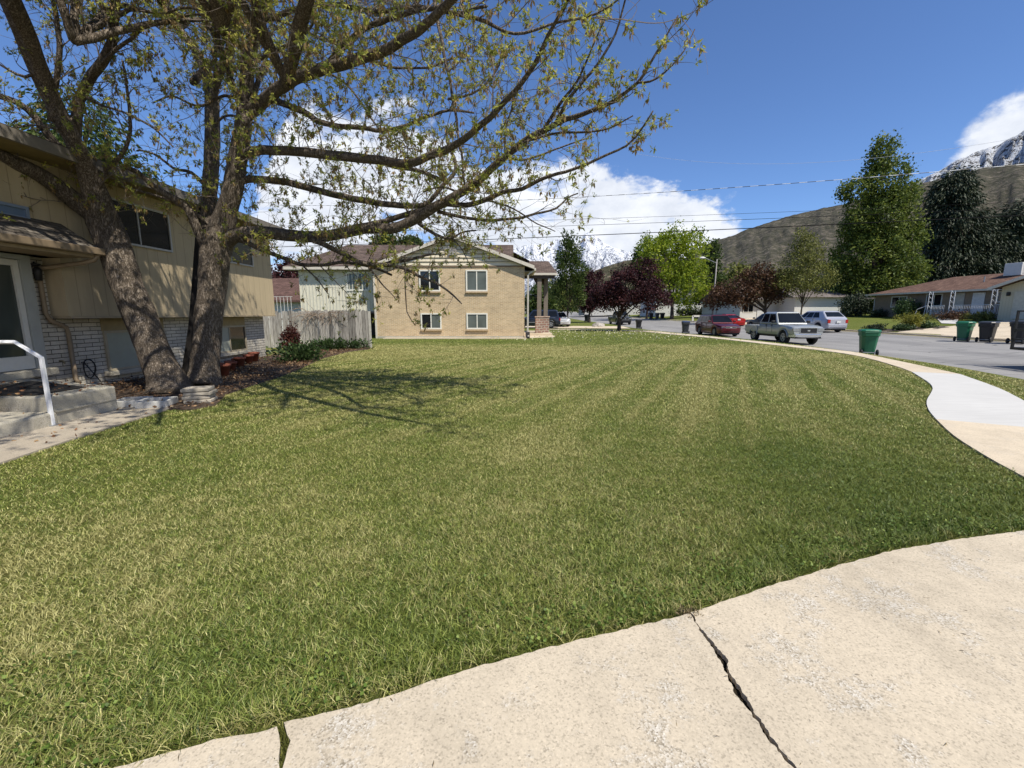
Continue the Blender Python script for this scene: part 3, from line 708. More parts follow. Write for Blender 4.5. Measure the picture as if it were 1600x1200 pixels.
    r.add([(3.15, 31.2, pz+.14), (3.35, 37, pz+.14), (2.75, 33.9, 5.46)], [(0, 1, 2)]); r.add([(-.5, 33.5, 6.4), (1.3, 33.5, 5.45), (1.35, 36, 4.9), (.1, 36, 5.6)], [(0, 1, 2, 3)])
    ro = r.build('roof', rs, h)
    rk = MB(); wt = plain('cream_fascia', (.56, .51, .43), .6, .05)
    for s, xe in ((1, 1.37), (-1, -8.87)):
        ze = az - abs(xe - ax) * sl
        a = [(ax, Y-ov-.03, az-.02), (xe, Y-ov-.03, ze-.02), (xe, Y-ov, ze-.02), (ax, Y-ov, az-.02)]
        vs = a + [(x, y, z + .21) for x, y, z in a]; rk.hexa(vs if s > 0 else [vs[i] for i in (1, 0, 3, 2, 5, 4, 7, 6)])
    rk.box((1.37, Y-ov-.03, 4.15), (1.47, Y+3.4, 4.30)); rk.box((1.0, 31.14, pz-.02), (3.17, 31.19, pz+.13)); rk.box((-14.3, 27.94, ze2-.03), (-8.87, 27.99, ze2+.15))
    rk.build('fascia', wt, ro, fix=True)
    sf = MB(); sf.hexa([(ax, Y-ov, az-.03), (1.35, Y-ov, az-.03-5.07*sl), (1.35, Y, az-.03-5.07*sl), (ax, Y, az-.03), (ax, Y-ov, az-.01), (1.35, Y-ov, az-.01-5.07*sl), (1.35, Y, az-.01-5.07*sl), (ax, Y, az-.01)])
    gs_ = plain('grey_soffit', (.20, .19, .17), .8); sf.build('soffit', gs_, h); MB().box((.79, Y, 4.12), (1.36, Y+3.4, 4.16)).build('soffit', gs_, h); MB().box((-14.2, 28.0, ze2-.06), (-8.87, 28.5, ze2-.03)).build('soffit', gs_, h)
    W0 = WM((0, Y, 0), 0); fr = plain('white_vinyl', (.70, .68, .60), .4, .04); sl_ = plain('brick_sill', (.42, .31, .19), .85, .2, 12, .3)
    for u0, u1, z0, z1, g in ((-5.76, -4.46, 2.92, 4.22, M_glass), (-2.86, -1.52, 2.92, 4.22, M_glass_g), (-5.74, -4.44, .58, 1.58, M_glass_g), (-2.86, -1.53, .58, 1.58, M_glass_g)):
        window(h, W0, u0, u1, z0, z1, fr, M_glass if g is M_glass_g and u0 < -3 else g, g, fw=.085, pr=.06, sill=(.03, .11, .11), sillm=sl_)
    # corner boards and downpipes
    MB().box((-8.62, Y-.05, 0), (-8.50, Y+.06, 4.3)).build('corner_board', wt, h)
    MB().tube([(1.40, Y-.1, 4.16), (1.12, Y-.09, 4.04), (1.0, Y-.08, 3.9), (.99, Y-.08, .35), (1.05, Y-.2, .12)], .062, 4).build('downpipe', wt, h)
    MB().box((.85, Y-.20, 0), (1.12, Y-.09, .42)).build('meter_box', plain('dark_box', (.04, .035, .035), .6), h, bevel=.03)
    # white board-and-batten wing on stilts
    bw_ = plain('batten_board', (.62, .59, .48), .7, .07, 3); m = MB(); Y2 = 28.4; a, b2 = -13.55, -8.64
    m.box((a, Y2, 1.68), (b2, Y2 + 6, 4.30)); 
    wing = m.build('wing_wall', bw_, h); m = MB()
    k = a
    while k < b2 - .05:
        m.box((k, Y2 - .028, 1.69), (k + .045, Y2 - .001, 4.24)); k += .21
    m.build('batten', bw_, wing)
    MB().box((a - .02, Y2 - .05, 1.60), (b2, Y2 + .2, 1.68)).build('sill_board', plain('weathered_brown', (.10, .075, .055), .8), wing)
    window(h, WM((0, Y2, 0), 0), -10.55, -9.10, 2.98, 4.16, fr, M_glass_g, M_glass_g, fw=.10, pr=.055)
    for x in (-13.4, -11.2, -8.9): MB().box((x, Y2 + .1, -.1), (x + .15, Y2 + .25, 1.6)).build('stilt', M_black, h)
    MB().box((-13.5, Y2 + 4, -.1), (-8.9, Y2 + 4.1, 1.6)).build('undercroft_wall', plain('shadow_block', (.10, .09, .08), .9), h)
    # porch posts on stone piers, slab
    stn = brickmat('pier_stone', 'xz', (.34, .19, .14), (.25, .16, .13), (.42, .36, .30), .30, .17, .03, bstr=.8)
    for x, y in ((1.93, 31.5), (2.48, 32.6)):
        x = x; MB().box((x-.26, y-.26, .16), (x+.26, y+.26, 1.28)).build('pier', stn, h, bevel=.02)
        MB().box((x-.30, y-.30, 1.284), (x+.30, y+.30, 1.36)).build('pier_cap', plain('pier_cap', (.42, .32, .26), .8), h, bevel=.01)
        MB().box((x-.15, y-.15, 1.36), (x+.15, y+.15, 4.22)).build('post', plain('taupe_post', (.16, .135, .11), .7), h, bevel=.01)
        MB().hexa([(x-.4, y-.05, 3.9), (x-.12, y-.05, 3.5), (x-.12, y+.05, 3.5), (x-.4, y+.05, 3.9), (x-.4, y-.05, 4.2), (x-.12, y-.05, 4.2), (x-.12, y+.05, 4.2), (x-.4, y+.05, 4.2)]).build('brace', plain('dark_beam', (.06, .045, .035), .7), h)
    MB().box((.8, 31.25, 3.98), (3.0, 31.45, 4.22)).build('beam', plain('dark_beam2', (.05, .038, .03), .7), h)
    MB().box((.8, 30.9, .03), (2.85, 36, .17)).build('porch_slab', M_walk, h, bevel=.01)
brick_house()

# ================================================================== wooden fence
def fence():
    o = thing('board_fence', 'weathered grey board fence between the two houses', 'fence', (-9, 20, 0))
    t = NT('weathered_boards'); p = t.pos('World'); s = t.map(p, (9, 9, .7)); n = t.noise(s, 3, 6, .7, .4)
    oi = t.N.new('ShaderNodeObjectInfo'); tone = t.ramp(oi.outputs['Random'], [(.0, .36), (.3, .62), (1, .88)])
    col = t.ramp(n, [(.25, (.12, .105, .09)), (.42, (.38, .35, .31)), (.58, (.64, .61, .55)), (.85, (.74, .71, .65))])
    t.bump(n, .5, .02); wm = t.done(t.mix(1, col, tone, 'MULTIPLY'), .9, .15)
    x = -12.6; rr = random.Random(5)
    while x < -6.55:
        w = rr.uniform(.125, .15); hh = 1.62 + rr.uniform(-.05, .04) + .02 * (x + 12); y = 20 + rr.uniform(-.01, .012); lean = rr.uniform(-.015, .015)
        m = MB(); m.hexa([(x, y, -.05), (x+w, y, -.05), (x+w, y+.02, -.05), (x, y+.02, -.05), (x+lean, y, hh - .03), (x+w+lean, y, hh - .03), (x+w+lean, y+.02, hh-.03), (x+lean, y+.02, hh-.03)])
        m.add([(x+lean, y, hh-.03), (x+w+lean, y, hh-.03), (x+w*.75+lean, y, hh), (x+w*.25+lean, y, hh), (x+lean, y+.02, hh-.03), (x+w+lean, y+.02, hh-.03), (x+w*.75+lean, y+.02, hh), (x+w*.25+lean, y+.02, hh)], [(0,1,2,3),(7,6,5,4),(3,2,6,7),(0,3,7,4),(1,5,6,2)])
        m.build('board', wm, o); x += w + rr.uniform(.004, .02)
    MB().box((-6.53, 19.97, -.05), (-6.46, 20.12, 1.66)).build('end_post', plain('pale_post', (.42, .40, .35), .8, .2), o)
    for z in (.3, 1.25): MB().box((-12.6, 20.03, z), (-6.5, 20.07, z + .09)).build('rail', wm, o)
fence()
g = thing('wire_plant_cage', 'white wire plant cage standing behind the board fence', 'plant cage', (-11.2, 21.2, 0))
m = MB()
for k in range(7): m.tube([(-11.6 + k*.17, 21.2, 1.2), (-11.6 + k*.17, 21.2, 2.35)], .012, 4)
m.tube([(-11.65, 21.2, 2.35), (-10.5, 21.2, 2.35)], .014, 4); m.build('wires', M_white, g)
for k in (0, 6): MB().tube([(-11.6 + k*.17, 21.2, 0), (-11.6 + k*.17, 21.2, 1.2)], .014, 4).build('leg', M_white, g)
# small house behind the fence
h = thing('backyard_shed', 'white shed with a brown shingle roof behind the board fence', 'shed', (-18, 36, 0))
wl = plain('white_lap', (.60, .60, .56), .7, .05); m = MB()
for k in range(9): m.add([(-24, 33.97, .2+k*.25), (-14.9, 33.97, .2+k*.25), (-14.9, 34, .45+k*.25), (-24, 34, .45+k*.25)], [(0, 1, 2, 3)])
m.box((-24, 34, 0), (-14.9, 40, 2.45)); m.build('wall', wl, h)
m = MB(); m.hexa([(-24.5, 33.5, 2.4), (-14.8, 33.5, 2.4), (-16.0, 37, 4.3), (-24.5, 37, 4.3), (-24.5, 33.5, 2.55), (-14.8, 33.5, 2.55), (-16.0, 37, 4.45), (-24.5, 37, 4.45)])
m.add([(-14.8, 33.5, 2.55), (-14.8, 40.5, 2.55), (-16.0, 37, 4.45)], [(0, 1, 2)]); m.build('roof', shingle('shed_shingles', (.10, .06, .05), (.15, .09, .075), 'x'), h)
window(h, WM((0, 33.96, 0), 0), -16.2, -15.4, .9, 2.0, M_white, M_glass, fw=.07)
# ================================================================== ranch house across the street
def ranch():
    A = Vector((40.6, 49.5, 0)); B = Vector((42.0, 36.0, 0)); zg, ze = 1.15, 3.66
    L = (B - A).length; ang = math.atan2(B.y - A.y, B.x - A.x); M = WM(A, ang)   # local +x runs A->B, local -y faces the street
    h = thing('ranch_house', 'low brown ranch house with a red brown shingle roof and white iron porch posts', 'house', (42, 43, zg))
    bm = NT('taupe_wall'); p = bm.pos('World'); s = bm.sep(p)
    gr = bm.math('LESS_THAN', bm.math('FRACT', bm.math('DIVIDE', s[2], .1)), .12)
    col = bm.mix(bm.math('MULTIPLY', gr, .4), bm.ramp(bm.noise(p, 4, 5, .6), [(.3, (.21, .165, .12)), (.7, (.27, .215, .16))]), (.10, .08, .06)); tw = bm.done(col, .9, .15)
    m = MB(); lbox(m, M, (0, 0, .4), (L, 8.5, ze)); m.build('wall', tw, h)
    rs = shingle('red_brown_shingles', (.115, .068, .052), (.18, .11, .082), 'y', .4, .30)
    ov = .6; r = MB(); rz = 5.25
    T = lambda x, y, z: tuple(M @ Vector((x, y, z)))
    e = [(-ov, -ov, ze), (L + 4, -ov, ze), (L + 4, 9.1, ze), (-ov, 9.1, ze)]; rd = [(4.3, 4.25, rz), (L + 4, 4.25, rz)]
    for dz in (0,):
        r.add([T(*q) for q in e] + [T(*q) for q in rd] + [T(q[0], q[1], q[2] - .12) for q in e], [(0, 1, 5, 4), (2, 3, 4, 5), (3, 0, 4), (1, 2, 5), (6, 7, 8, 9)])
    ro = r.build('roof', rs, h)
    f = MB(); wt = plain('cream_gutter', (.52, .49, .42), .6, .05)
    lbox(f, M, (-ov - .08, -ov - .10, ze - .14), (L + .2, -ov - .01, ze + .02)); lbox(f, M, (-ov - .09, -ov, ze - .14), (-ov - .01, 9.1, ze + .02)); f.build('gutter', wt, ro)
    MB().tube([T(-ov, -ov, ze - .15), T(-ov + .1, -.4, ze - .35), T(-.02, -.06, ze - .55), T(-.02, -.06, zg)], .05, 4).build('downpipe', wt, h)
    # roof cooler, vents
    c = thing_c = MB(); lbox(c, M, (9.3, 3.0, 4.9), (10.6, 4.3, 6.0)); co = c.build('cooler_box', plain('white_metal_box', (.60, .59, .55), .5, .06), ro, bevel=.03)
    m = MB()
    for k in range(8): lbox(m, M, (10.6, 3.15, 5.05 + k * .11), (10.62, 4.15, 5.10 + k * .11))
    m.build('louvre', plain('cooler_louvre', (.50, .49, .45), .6), co)
    p0 = M @ Vector((13.2, 3.6, 5.0)); MB().lathe([(.09, 0), (.09, .35), (.22, .36), (.22, .5), (.02, .54)], tuple(p0), 10).build('roof_vent', plain('vent_rust', (.36, .30, .26), .6), ro)
    p0 = M @ Vector((8.9, 1.7, 4.4)); MB().lathe([(.05, 0), (.05, .5)], tuple(p0), 8).build('vent_pipe', M_galv, ro)
    fr = plain('ranch_white_frame', (.58, .57, .53), .5)
    window(h, M, 1.9, 3.6, zg + 1.05, zg + 2.2, fr, M_glass, M_glass_g, fw=.09, pr=.05)
    window(h, M, 5.5, 7.0, zg + 1.0, zg + 2.3, fr, M_glass, fw=.09, pr=.05)
    window(h, M, 11.4, 13.0, zg + 1.35, zg + 2.3, fr, M_glass, fw=.09, pr=.05, mull=.42)
    # doors
    lbox(MB(), M, (9.55, -.06, zg + .3), (10.5, 0, zg + 2.25)).build('door', plain('white_door', (.56, .57, .56), .4), h)
    lbox(MB(), M, (8.1, -.06, zg + .3), (8.9, 0, zg + 2.3)).build('side_panel', plain('pale_panel', (.40, .38, .33), .6), h)
    # porch floor, iron posts, railing
    lbox(MB(), M, (6.4, -1.5, zg - .2), (L - .05, -.004, zg + .28)).build('porch_floor', M_oldc, h)
    ir = plain('white_iron', (.62, .63, .66), .5, .05)
    zb = zg + .28
    for x in (7.1, 9.0, 12.2):
        m = MB(); w = .17
        for dx in (-w, w): lbox(m, M, (x + dx - .02, -1.42, zb), (x + dx + .02, -1.38, ze - .12))
        for k in range(5):
            z = zb + .15 + k * .42; m.tube([T(x - w, -1.4, z), T(x, -1.4, z + .2), T(x + w, -1.4, z)], .014, 4); m.tube([T(x - w, -1.4, z + .38), T(x, -1.4, z + .18), T(x + w, -1.4, z + .38)], .014, 4)
        m.build('porch_post', ir, h)
    m = MB()
    def rail(x0, x1):
        lbox(m, M, (x0, -1.42, zb + .85), (x1, -1.38, zb + .89)); lbox(m, M, (x0, -1.42, zb + .08), (x1, -1.38, zb + .11))
        k = x0
        while k < x1: lbox(m, M, (k, -1.41, zb + .11), (k + .022, -1.39, zb + .85)); k += .13
    rail(9.3, 11.95); rail(12.45, L - .1); rail(7.35, 8.4); m.build('railing', ir, h)
    m = MB(); m.tube([T(6.5, -2.2, zg + .1), T(6.6, -2.1, zg + .8), T(7.0, -1.5, zb + .9)], .02, 4); m.tube([T(6.9, -1.7, zg), T(6.95, -1.6, zb + .8)], .02, 4); m.build('stair_rail', ir, h)
    # garage wing towards the street
    cr = NT('cream_vertical_siding'); p = cr.pos('World'); s = cr.sep(p)
    gr = cr.math('LESS_THAN', cr.math('FRACT', cr.math('DIVIDE', cr.math('ADD', s[1], cr.math('MULTIPLY', s[0], .3)), .2)), .1)
    cm = cr.done(cr.mix(cr.math('MULTIPLY', gr, .4), (.50, .46, .34), (.25, .22, .15)), .8, .2)
    gx0, gx1 = L - .02, L + 7
    m = MB(); lbox(m, M, (gx0, -2.6, .4), (gx1, 6, ze - .02)); rx = (gx0 + gx1) / 2; rzz = ze + 1.15
    m.add([T(gx0, -2.6, ze - .02), T(gx1, -2.6, ze - .02), T(rx, -2.6, rzz)], [(0, 1, 2)]); m.build('garage_wall', cm, h)
    r = MB(); o2 = .5; sl = (rzz + .12 - ze - .02) / (rx - gx0)
    for s_, xe in ((1, gx0 - o2), (-1, gx1 + o2)):
        za = rzz + .12 - sl * abs(rx - xe); r.hexa([T(xe, -3.3, za), T(rx, -3.3, rzz + .12), T(rx, 4, rzz + .12), T(xe, 4, za), T(xe, -3.3, za + .1), T(rx, -3.3, rzz + .22), T(rx, 4, rzz + .22), T(xe, 4, za + .1)])
    r2 = r.build('garage_roof', rs, h); f = MB()
    for xe in (gx0 - o2, gx1 + o2):
        za = rzz + .12 - sl * abs(rx - xe); f.hexa([T(xe, -3.34, za - .12), T(rx, -3.34, rzz), T(rx, -3.30, rzz), T(xe, -3.30, za - .12), T(xe, -3.34, za + .12), T(rx, -3.34, rzz + .24), T(rx, -3.30, rzz + .24), T(xe, -3.30, za + .12)])
    f.build('bargeboard', wt, r2)
    lbox(MB(), M, (gx0 + .9, -2.66, zg), (gx1 - .9, -2.6, zg + 2.1)).build('garage_door', plain('garage_door_cream', (.48, .46, .38), .6), h)
    lm = MB(); lbox(lm, M, (gx0 + .42, -2.75, ze - .72), (gx0 + .62, -2.6, ze - .42)); lm.build('wall_lantern', M_black, h, bevel=.02)
    return M, L, zg
RM, RL, RZ = ranch()

# white house with the garage in the middle distance
def mid_house():
    zg = 1.0
    h = thing('white_garage_house', 'white sided house with a low grey roof partly hidden by brown leaved trees', 'house', (32, 62, zg))
    wl = NT('white_lap_siding'); p = wl.pos('World'); s = wl.sep(p)
    gr = wl.math('LESS_THAN', wl.math('FRACT', wl.math('DIVIDE', s[2], .2)), .14)
    wm = wl.done(wl.mix(wl.math('MULTIPLY', gr, .35), (.58, .58, .56), (.30, .30, .30)), .7, .2)
    m = MB()
    m.box((31, 60, 0), (36.2, 72, 3.45)); m.box((36.2, 56.6, 0), (37.0, 66, 3.6)); m.box((37.0, 56.6, 0), (43.2, 66, 3.6)); m.build('wall', wm, h)
    rs = shingle('grey_shingles', (.13, .11, .10), (.19, .165, .15), 'x', .5, .4)
    r = MB()
    r.hexa([(30.2, 59.2, 3.45), (37, 59.2, 3.45), (37, 73, 3.45), (30.2, 73, 3.45), (30.4, 65, 4.9), (37, 65, 4.9), (37, 67, 4.9), (30.4, 67, 4.9)])
    r.hexa([(35.6, 56.0, 3.6), (43.9, 56.0, 3.6), (43.9, 67, 3.6), (35.6, 67, 3.6), (36.0, 61, 5.1), (42.0, 61, 5.1), (42.0, 62, 5.1), (36.0, 62, 5.1)])
    r.box((43.2, 55.2, 3.35), (47.0, 61, 3.52)); r.build('roof', rs, h)
    MB().box((46.6, 55.4, .8), (46.75, 55.55, 3.35)).build('carport_post', M_black, h)
    window(h, WM((0, 60, 0), 0), 31.4, 32.8, 1.7, 2.9, M_white, M_glass, fw=.08)
    MB().box((33.3, 59.93, .9), (35.9, 60.0, 3.0)).build('garage_door', plain('grey_white_door', (.52, .53, .53), .6, .04), h)
    # boat-like white cover and tent seen under the carport
    c = MB(); c.hexa([(45.2, 61, 1.2), (50, 61, 1.2), (50, 63, 1.2), (45.2, 63, 1.2), (46.4, 61.2, 3.2), (49.4, 61.2, 2.9), (49.4, 62.8, 2.9), (46.4, 62.8, 3.2)])
    tag(c.build('covered_trailer', plain('white_cover', (.62, .62, .60), .7, .05), None, bevel=.25, segs=3, origin=(47.5, 62, 1.2)), 'white covered trailer parked beyond the carport', 'trailer')
mid_house()
def far_house(label, x, y, w, d, hh, zg, wc, rc, rz=0):
    h = thing('far_house', label, 'house', (x, y, zg)); M = WM((x, y, 0), rz)
    m = MB(); lbox(m, M, (-w/2, -d/2, zg - 1), (w/2, d/2, zg + hh)); m.build('wall', plain('far_wall', wc, .8, .06), h)
    r = MB(); T = lambda a, b, c: tuple(M @ Vector((a, b, c)))
    r.add([T(-w/2-.6, -d/2-.6, zg+hh), T(w/2+.6, -d/2-.6, zg+hh), T(w/2+.6, d/2+.6, zg+hh), T(-w/2-.6, d/2+.6, zg+hh), T(-w/2+1, 0, zg+hh+1.7), T(w/2-1, 0, zg+hh+1.7)], [(0,1,5,4),(1,2,5),(2,3,4,5),(3,0,4),(3,2,1,0)])
    r.build('roof', plain('far_roof', rc, .9, .2), h)
    for u in (-w*.3, w*.05, w*.3): window(h, M @ Matrix.Translation((0, -d/2, 0)), u, u + 1.2, zg + 1, zg + 2.2, M_white, M_glass, fw=.08)
far_house('pale low house behind the dark red maple, far down the street', 24, 108, 14, 9, 2.8, 2.2, (.5, .49, .45), (.13, .11, .10))
far_house('grey house far down the street left of the wide maple', 6, 150, 16, 9, 2.8, 2.6, (.35, .33, .30), (.12, .09, .08))
far_house('white house just visible between the bright green tree and the brown leaved tree', 31.5, 88, 9, 10, 2.7, 2.0, (.55, .55, .53), (.12, .11, .10))

# ================================================================== bins
def make_bin(label, c, lidc=None, spot=None):
    o = thing('wheeled_bin', label, 'bin', (0, 0, 0), 'wheeled bins along the street')
    bmx = plain('bin_plastic', c, .45, .08, 4, spec=.45)
    m = MB(); n = 16
    def ring(w, d, z, yo=0):   # rounded rectangle
        out = []
        for k in range(n):
            a = 2 * math.pi * (k + .5) / n; ca, sa = math.cos(a), math.sin(a); p = 5
            r = (abs(ca) ** p + abs(sa) ** p) ** (-1 / p); out.append((w * r * ca, d * r * sa + yo, z))
        return out
    def loft(rings):
        vs = [p for r in rings for p in r]; fs = [(i*n+k, i*n+(k+1)%n, (i+1)*n+(k+1)%n, (i+1)*n+k) for i in range(len(rings)-1) for k in range(n)]
        fs += [tuple(range(n-1, -1, -1)), tuple((len(rings)-1)*n+k for k in range(n))]; return vs, fs
    m.add(*loft([ring(.22, .24, .03, -.02), ring(.225, .25, .06, -.02), ring(.29, .34, .80, 0), ring(.325, .375, .82, 0), ring(.33, .385, .97, 0), ring(.335, .39, .985, 0)]))
    m.build('body', bmx, o, smooth=False, bevel=.008)
    l = MB(); l.add(*loft([ring(.35, .41, .99, -.01), ring(.355, .415, 1.02, -.01), ring(.32, .37, 1.07, -.01), ring(.22, .26, 1.095, -.01)]))
    lo = l.build('lid', plain('lid_plastic', lidc, .4, .06) if lidc else bmx, o, smooth=False, bevel=.006)
    MB().tube([(-.24, .41, .98), (-.24, .47, .96), (.24, .47, .96), (.24, .41, .98)], .018, 6).build('handle', bmx, o)
    for s in (-1, 1):
        w = MB(); w.lathe([(.03, -.03), (.12, -.03), (.135, -.015), (.135, .015), (.12, .03), (.03, .03)], (s * .27, .29, .135), 18, axis='x'); wo = w.build('wheel', M_black, o, smooth=False)
    MB().tube([(-.27, .29, .135), (.27, .29, .135)], .015, 6).build('axle', M_galv, o)
    m = MB()
    for k in range(3): m.box((-.12 + k * .085, -.392, .86), (-.055 + k * .085, -.386, .925))
    m.build('serial_mark', plain('mark_white', (.55, .56, .56), .5), o)
    return o
GREEN, BLK, NAVY = (.012, .115, .055), (.012, .013, .016), (.018, .024, .045)
bin1 = make_bin('bright green wheeled bin standing alone at the near kerb', GREEN)
def put(o, x, y, rz, z=None, s=1):
    o.location = (x, y, (road(x, y) + .006) if z is None else z); o.rotation_euler[2] = rz; o.scale = (s, s, s)
put(bin1, 15.02, 18.4, R(155))
def cb(src, label, x, y, rz, z=None, s=1):
    c = copy_tree(src); c['label'] = label; put(c, x, y, rz, z, s); return c
cb(bin1, 'green wheeled bin at the end of the far driveway', 24.9, 24.1, R(118))
binb = make_bin('black wheeled bin beside the green one at the far driveway', BLK, (.03, .032, .038)); put(binb, 25.3, 23.3, R(114))
cb(binb, 'black bin nearest the right edge at the far driveway', 25.5, 21.95, R(108), s=1.05)
binn = make_bin('grey bin with a blue lid at the kerb behind the maroon car', (.05, .055, .06), (.03, .05, .11)); put(binn, 14.95, 37.8, R(165))
cb(binb, 'dark bin at the left end of the trio on the far grass verge', 24.0, 76, R(170), s=1.05)
cb(binn, 'dark bin in the middle of the trio on the far grass verge', 24.9, 75.5, R(175), s=1.05)
cb(binb, 'dark bin at the right end of the trio on the far grass verge', 25.6, 75, R(185), s=1.05)
cb(binb, 'small dark bin far down the street beside the columnar tree', 11.2, 66, R(160), .28, 1.05)
cb(binb, 'dark bin half hidden behind the dark red maple trunk', 13.9, 48.2, R(175))

# ================================================================== vehicles
def paint(name, c, metal=.35, rough=.32):
    t = NT(name); n = t.noise(t.pos('Object'), 2.5, 4); col = t.ramp(n, [(.3, sc3(c, .92)), (.7, sc3(c, 1.06))])
    t.b.inputs['Coat Weight'].default_value = .6; t.b.inputs['Coat Roughness'].default_value = .06
    return t.done(col, rough, .5, metal)
M_tyre = plain('tyre_rubber', (.014, .014, .014), .85, .3, 30); M_chrome = plain('chrome', (.62, .63, .65), .18, .03, metal=.9)
M_carglass = glassmat('car_glass', (.008, .010, .013), .05, .18); M_rim = plain('alloy_rim', (.34, .34, .35), .35, .1, metal=.6)
M_lamp = plain('clear_lamp', (.36, .37, .38), .12, .2, 14, metal=.5); M_redlamp = plain('red_lamp', (.34, .012, .010), .2, .1); M_amber = plain('amber_lamp', (.5, .16, .02), .2)
M_plate = plain('plate_white', (.6, .6, .58), .4, .05)
def car(label, cat, name, L, Wd, prof, wheels, r, cabin, col, clear=.22, group=None, bumper=None, grille=None, rails=False, kind='suv', nplate=True, cladding=None, pillars=()):
    """x forward, y left. prof: (x, hood/deck height, half width) front to rear; cabin: (x_cowl, x_windscreen_top, x_rear_top, x_rear_bottom, belt, roof, half_top)"""
    o = thing(name, label, cat, (0, 0, 0), group); pm = paint(name + '_paint', col)
    X = [p[0] for p in prof]
    xs = sorted(set(list(np.linspace(X[-1], X[0], 46)) + [w + r * 1.13 * math.cos(a) for w in wheels for a in np.linspace(0, math.pi, 9)]))
    ip = lambda x, k: float(np.interp(x, X[::-1], [p[k] for p in prof][::-1]))
    rings = []
    for x in xs:
        zt, w = ip(x, 1), ip(x, 2); e = min(1, (min(X[0] - x, x - X[-1])) / .25); zb = clear + .10 * (1 - e)
        for wx in wheels:
            q = r * 1.13; d = abs(x - wx)
            if d < q: zb = max(zb, r + math.sqrt(q * q - d * d))
        zb = min(zb, zt - .12)
        ks = [(0, 0), (.80, 0), (.955, .03), (.985, .18), (1.0, .42), (1.0, .62), (.985, .80), (.95, .93), (.86, .985), (.55, 1.0), (0, 1.01)]
        half = [(w * a, zb + (zt - zb) * f) for a, f in ks]
        rings.append([(x, y, z) for y, z in half] + [(x, -y, z) for y, z in half[-2:0:-1]])
    n = len(rings[0]); m = MB(); vs = [p for q in rings for p in q]
    m.add(vs, [(i*n+k, i*n+(k+1)%n, (i+1)*n+(k+1)%n, (i+1)*n+k) for i in range(len(rings)-1) for k in range(n)] + [tuple(range(n-1,-1,-1)), tuple((len(rings)-1)*n+k for k in range(n))])
    body = m.build('body', pm, o, smooth=True); body.data.set_sharp_from_angle(angle=R(38))
    # cabin
    xa, xb, xc, xd, zb, zt, wt = cabin; wb = ip((xa + xd) / 2, 2) * .965
    C = [Vector(p) for p in ((xd, -wb, zb - .06), (xa, -wb, zb - .06), (xa, wb, zb - .06), (xd, wb, zb - .06), (xc, -wt, zt), (xb, -wt, zt), (xb, wt, zt), (xc, wt, zt))]
    cbm = MB(); 
    xm = (xb + xc) / 2; rc = [Vector(p) for p in ((xc + .12, -wt*.82, zt + .045), (xb - .1, -wt*.82, zt + .045), (xb - .1, wt*.82, zt + .045), (xc + .12, wt*.82, zt + .045))]
    cbm.add(C + rc, [(3,2,1,0),(0,1,5,4),(1,2,6,5),(2,3,7,6),(3,0,4,7),(4,5,9,8),(5,6,10,9),(6,7,11,10),(7,4,8,11),(8,9,10,11)])
    cab = cbm.build('cabin', pm, o, bevel=.07, segs=4)
    def pane(nm, a, b, c, d, s0, s1, t0, t1, out, mat=M_carglass):   # a,b bottom; c,d top (d above a)
        P = lambda s, t: a.lerp(b, s).lerp(d.lerp(c, s), t)
        q = [P(s0, t0), P(s1, t0), P(s1, t1), P(s0, t1)]; nrm = (q[1]-q[0]).cross(q[3]-q[0]).normalized()
        if nrm.dot(out) < 0: nrm = -nrm
        mm = MB(); mm.hexa([v + nrm * .002 for v in q] + [v + nrm * .010 for v in q]); mm.build(nm, mat, cab, fix=True)
    pane('windscreen', C[1], C[2], C[6], C[5], .045, .955, .14, .95, Vector((1, 0, .4)))
    pane('rear_window', C[0], C[3], C[7], C[4], .08, .92, .30 if kind != 'coupe' else .12, .90, Vector((-1, 0, .4)))
    for s in (-1, 1):
        a, b, c, d = (C[0], C[1], C[5], C[4]) if s < 0 else (C[3], C[2], C[6], C[7])
        cuts = list(pillars) or [.05, .33, .37, .62, .66, .93]
        for i in range(0, len(cuts), 2): pane('side_window', a, b, c, d, cuts[i], cuts[i+1], .17, .88, Vector((0, s, .2)))
    ub = MB(); ub.box((X[-1] + .15, -Wd/2 + .16, clear * .75), (X[0] - .15, Wd/2 - .16, clear + .32)); ub.build('underbody', M_black, o)
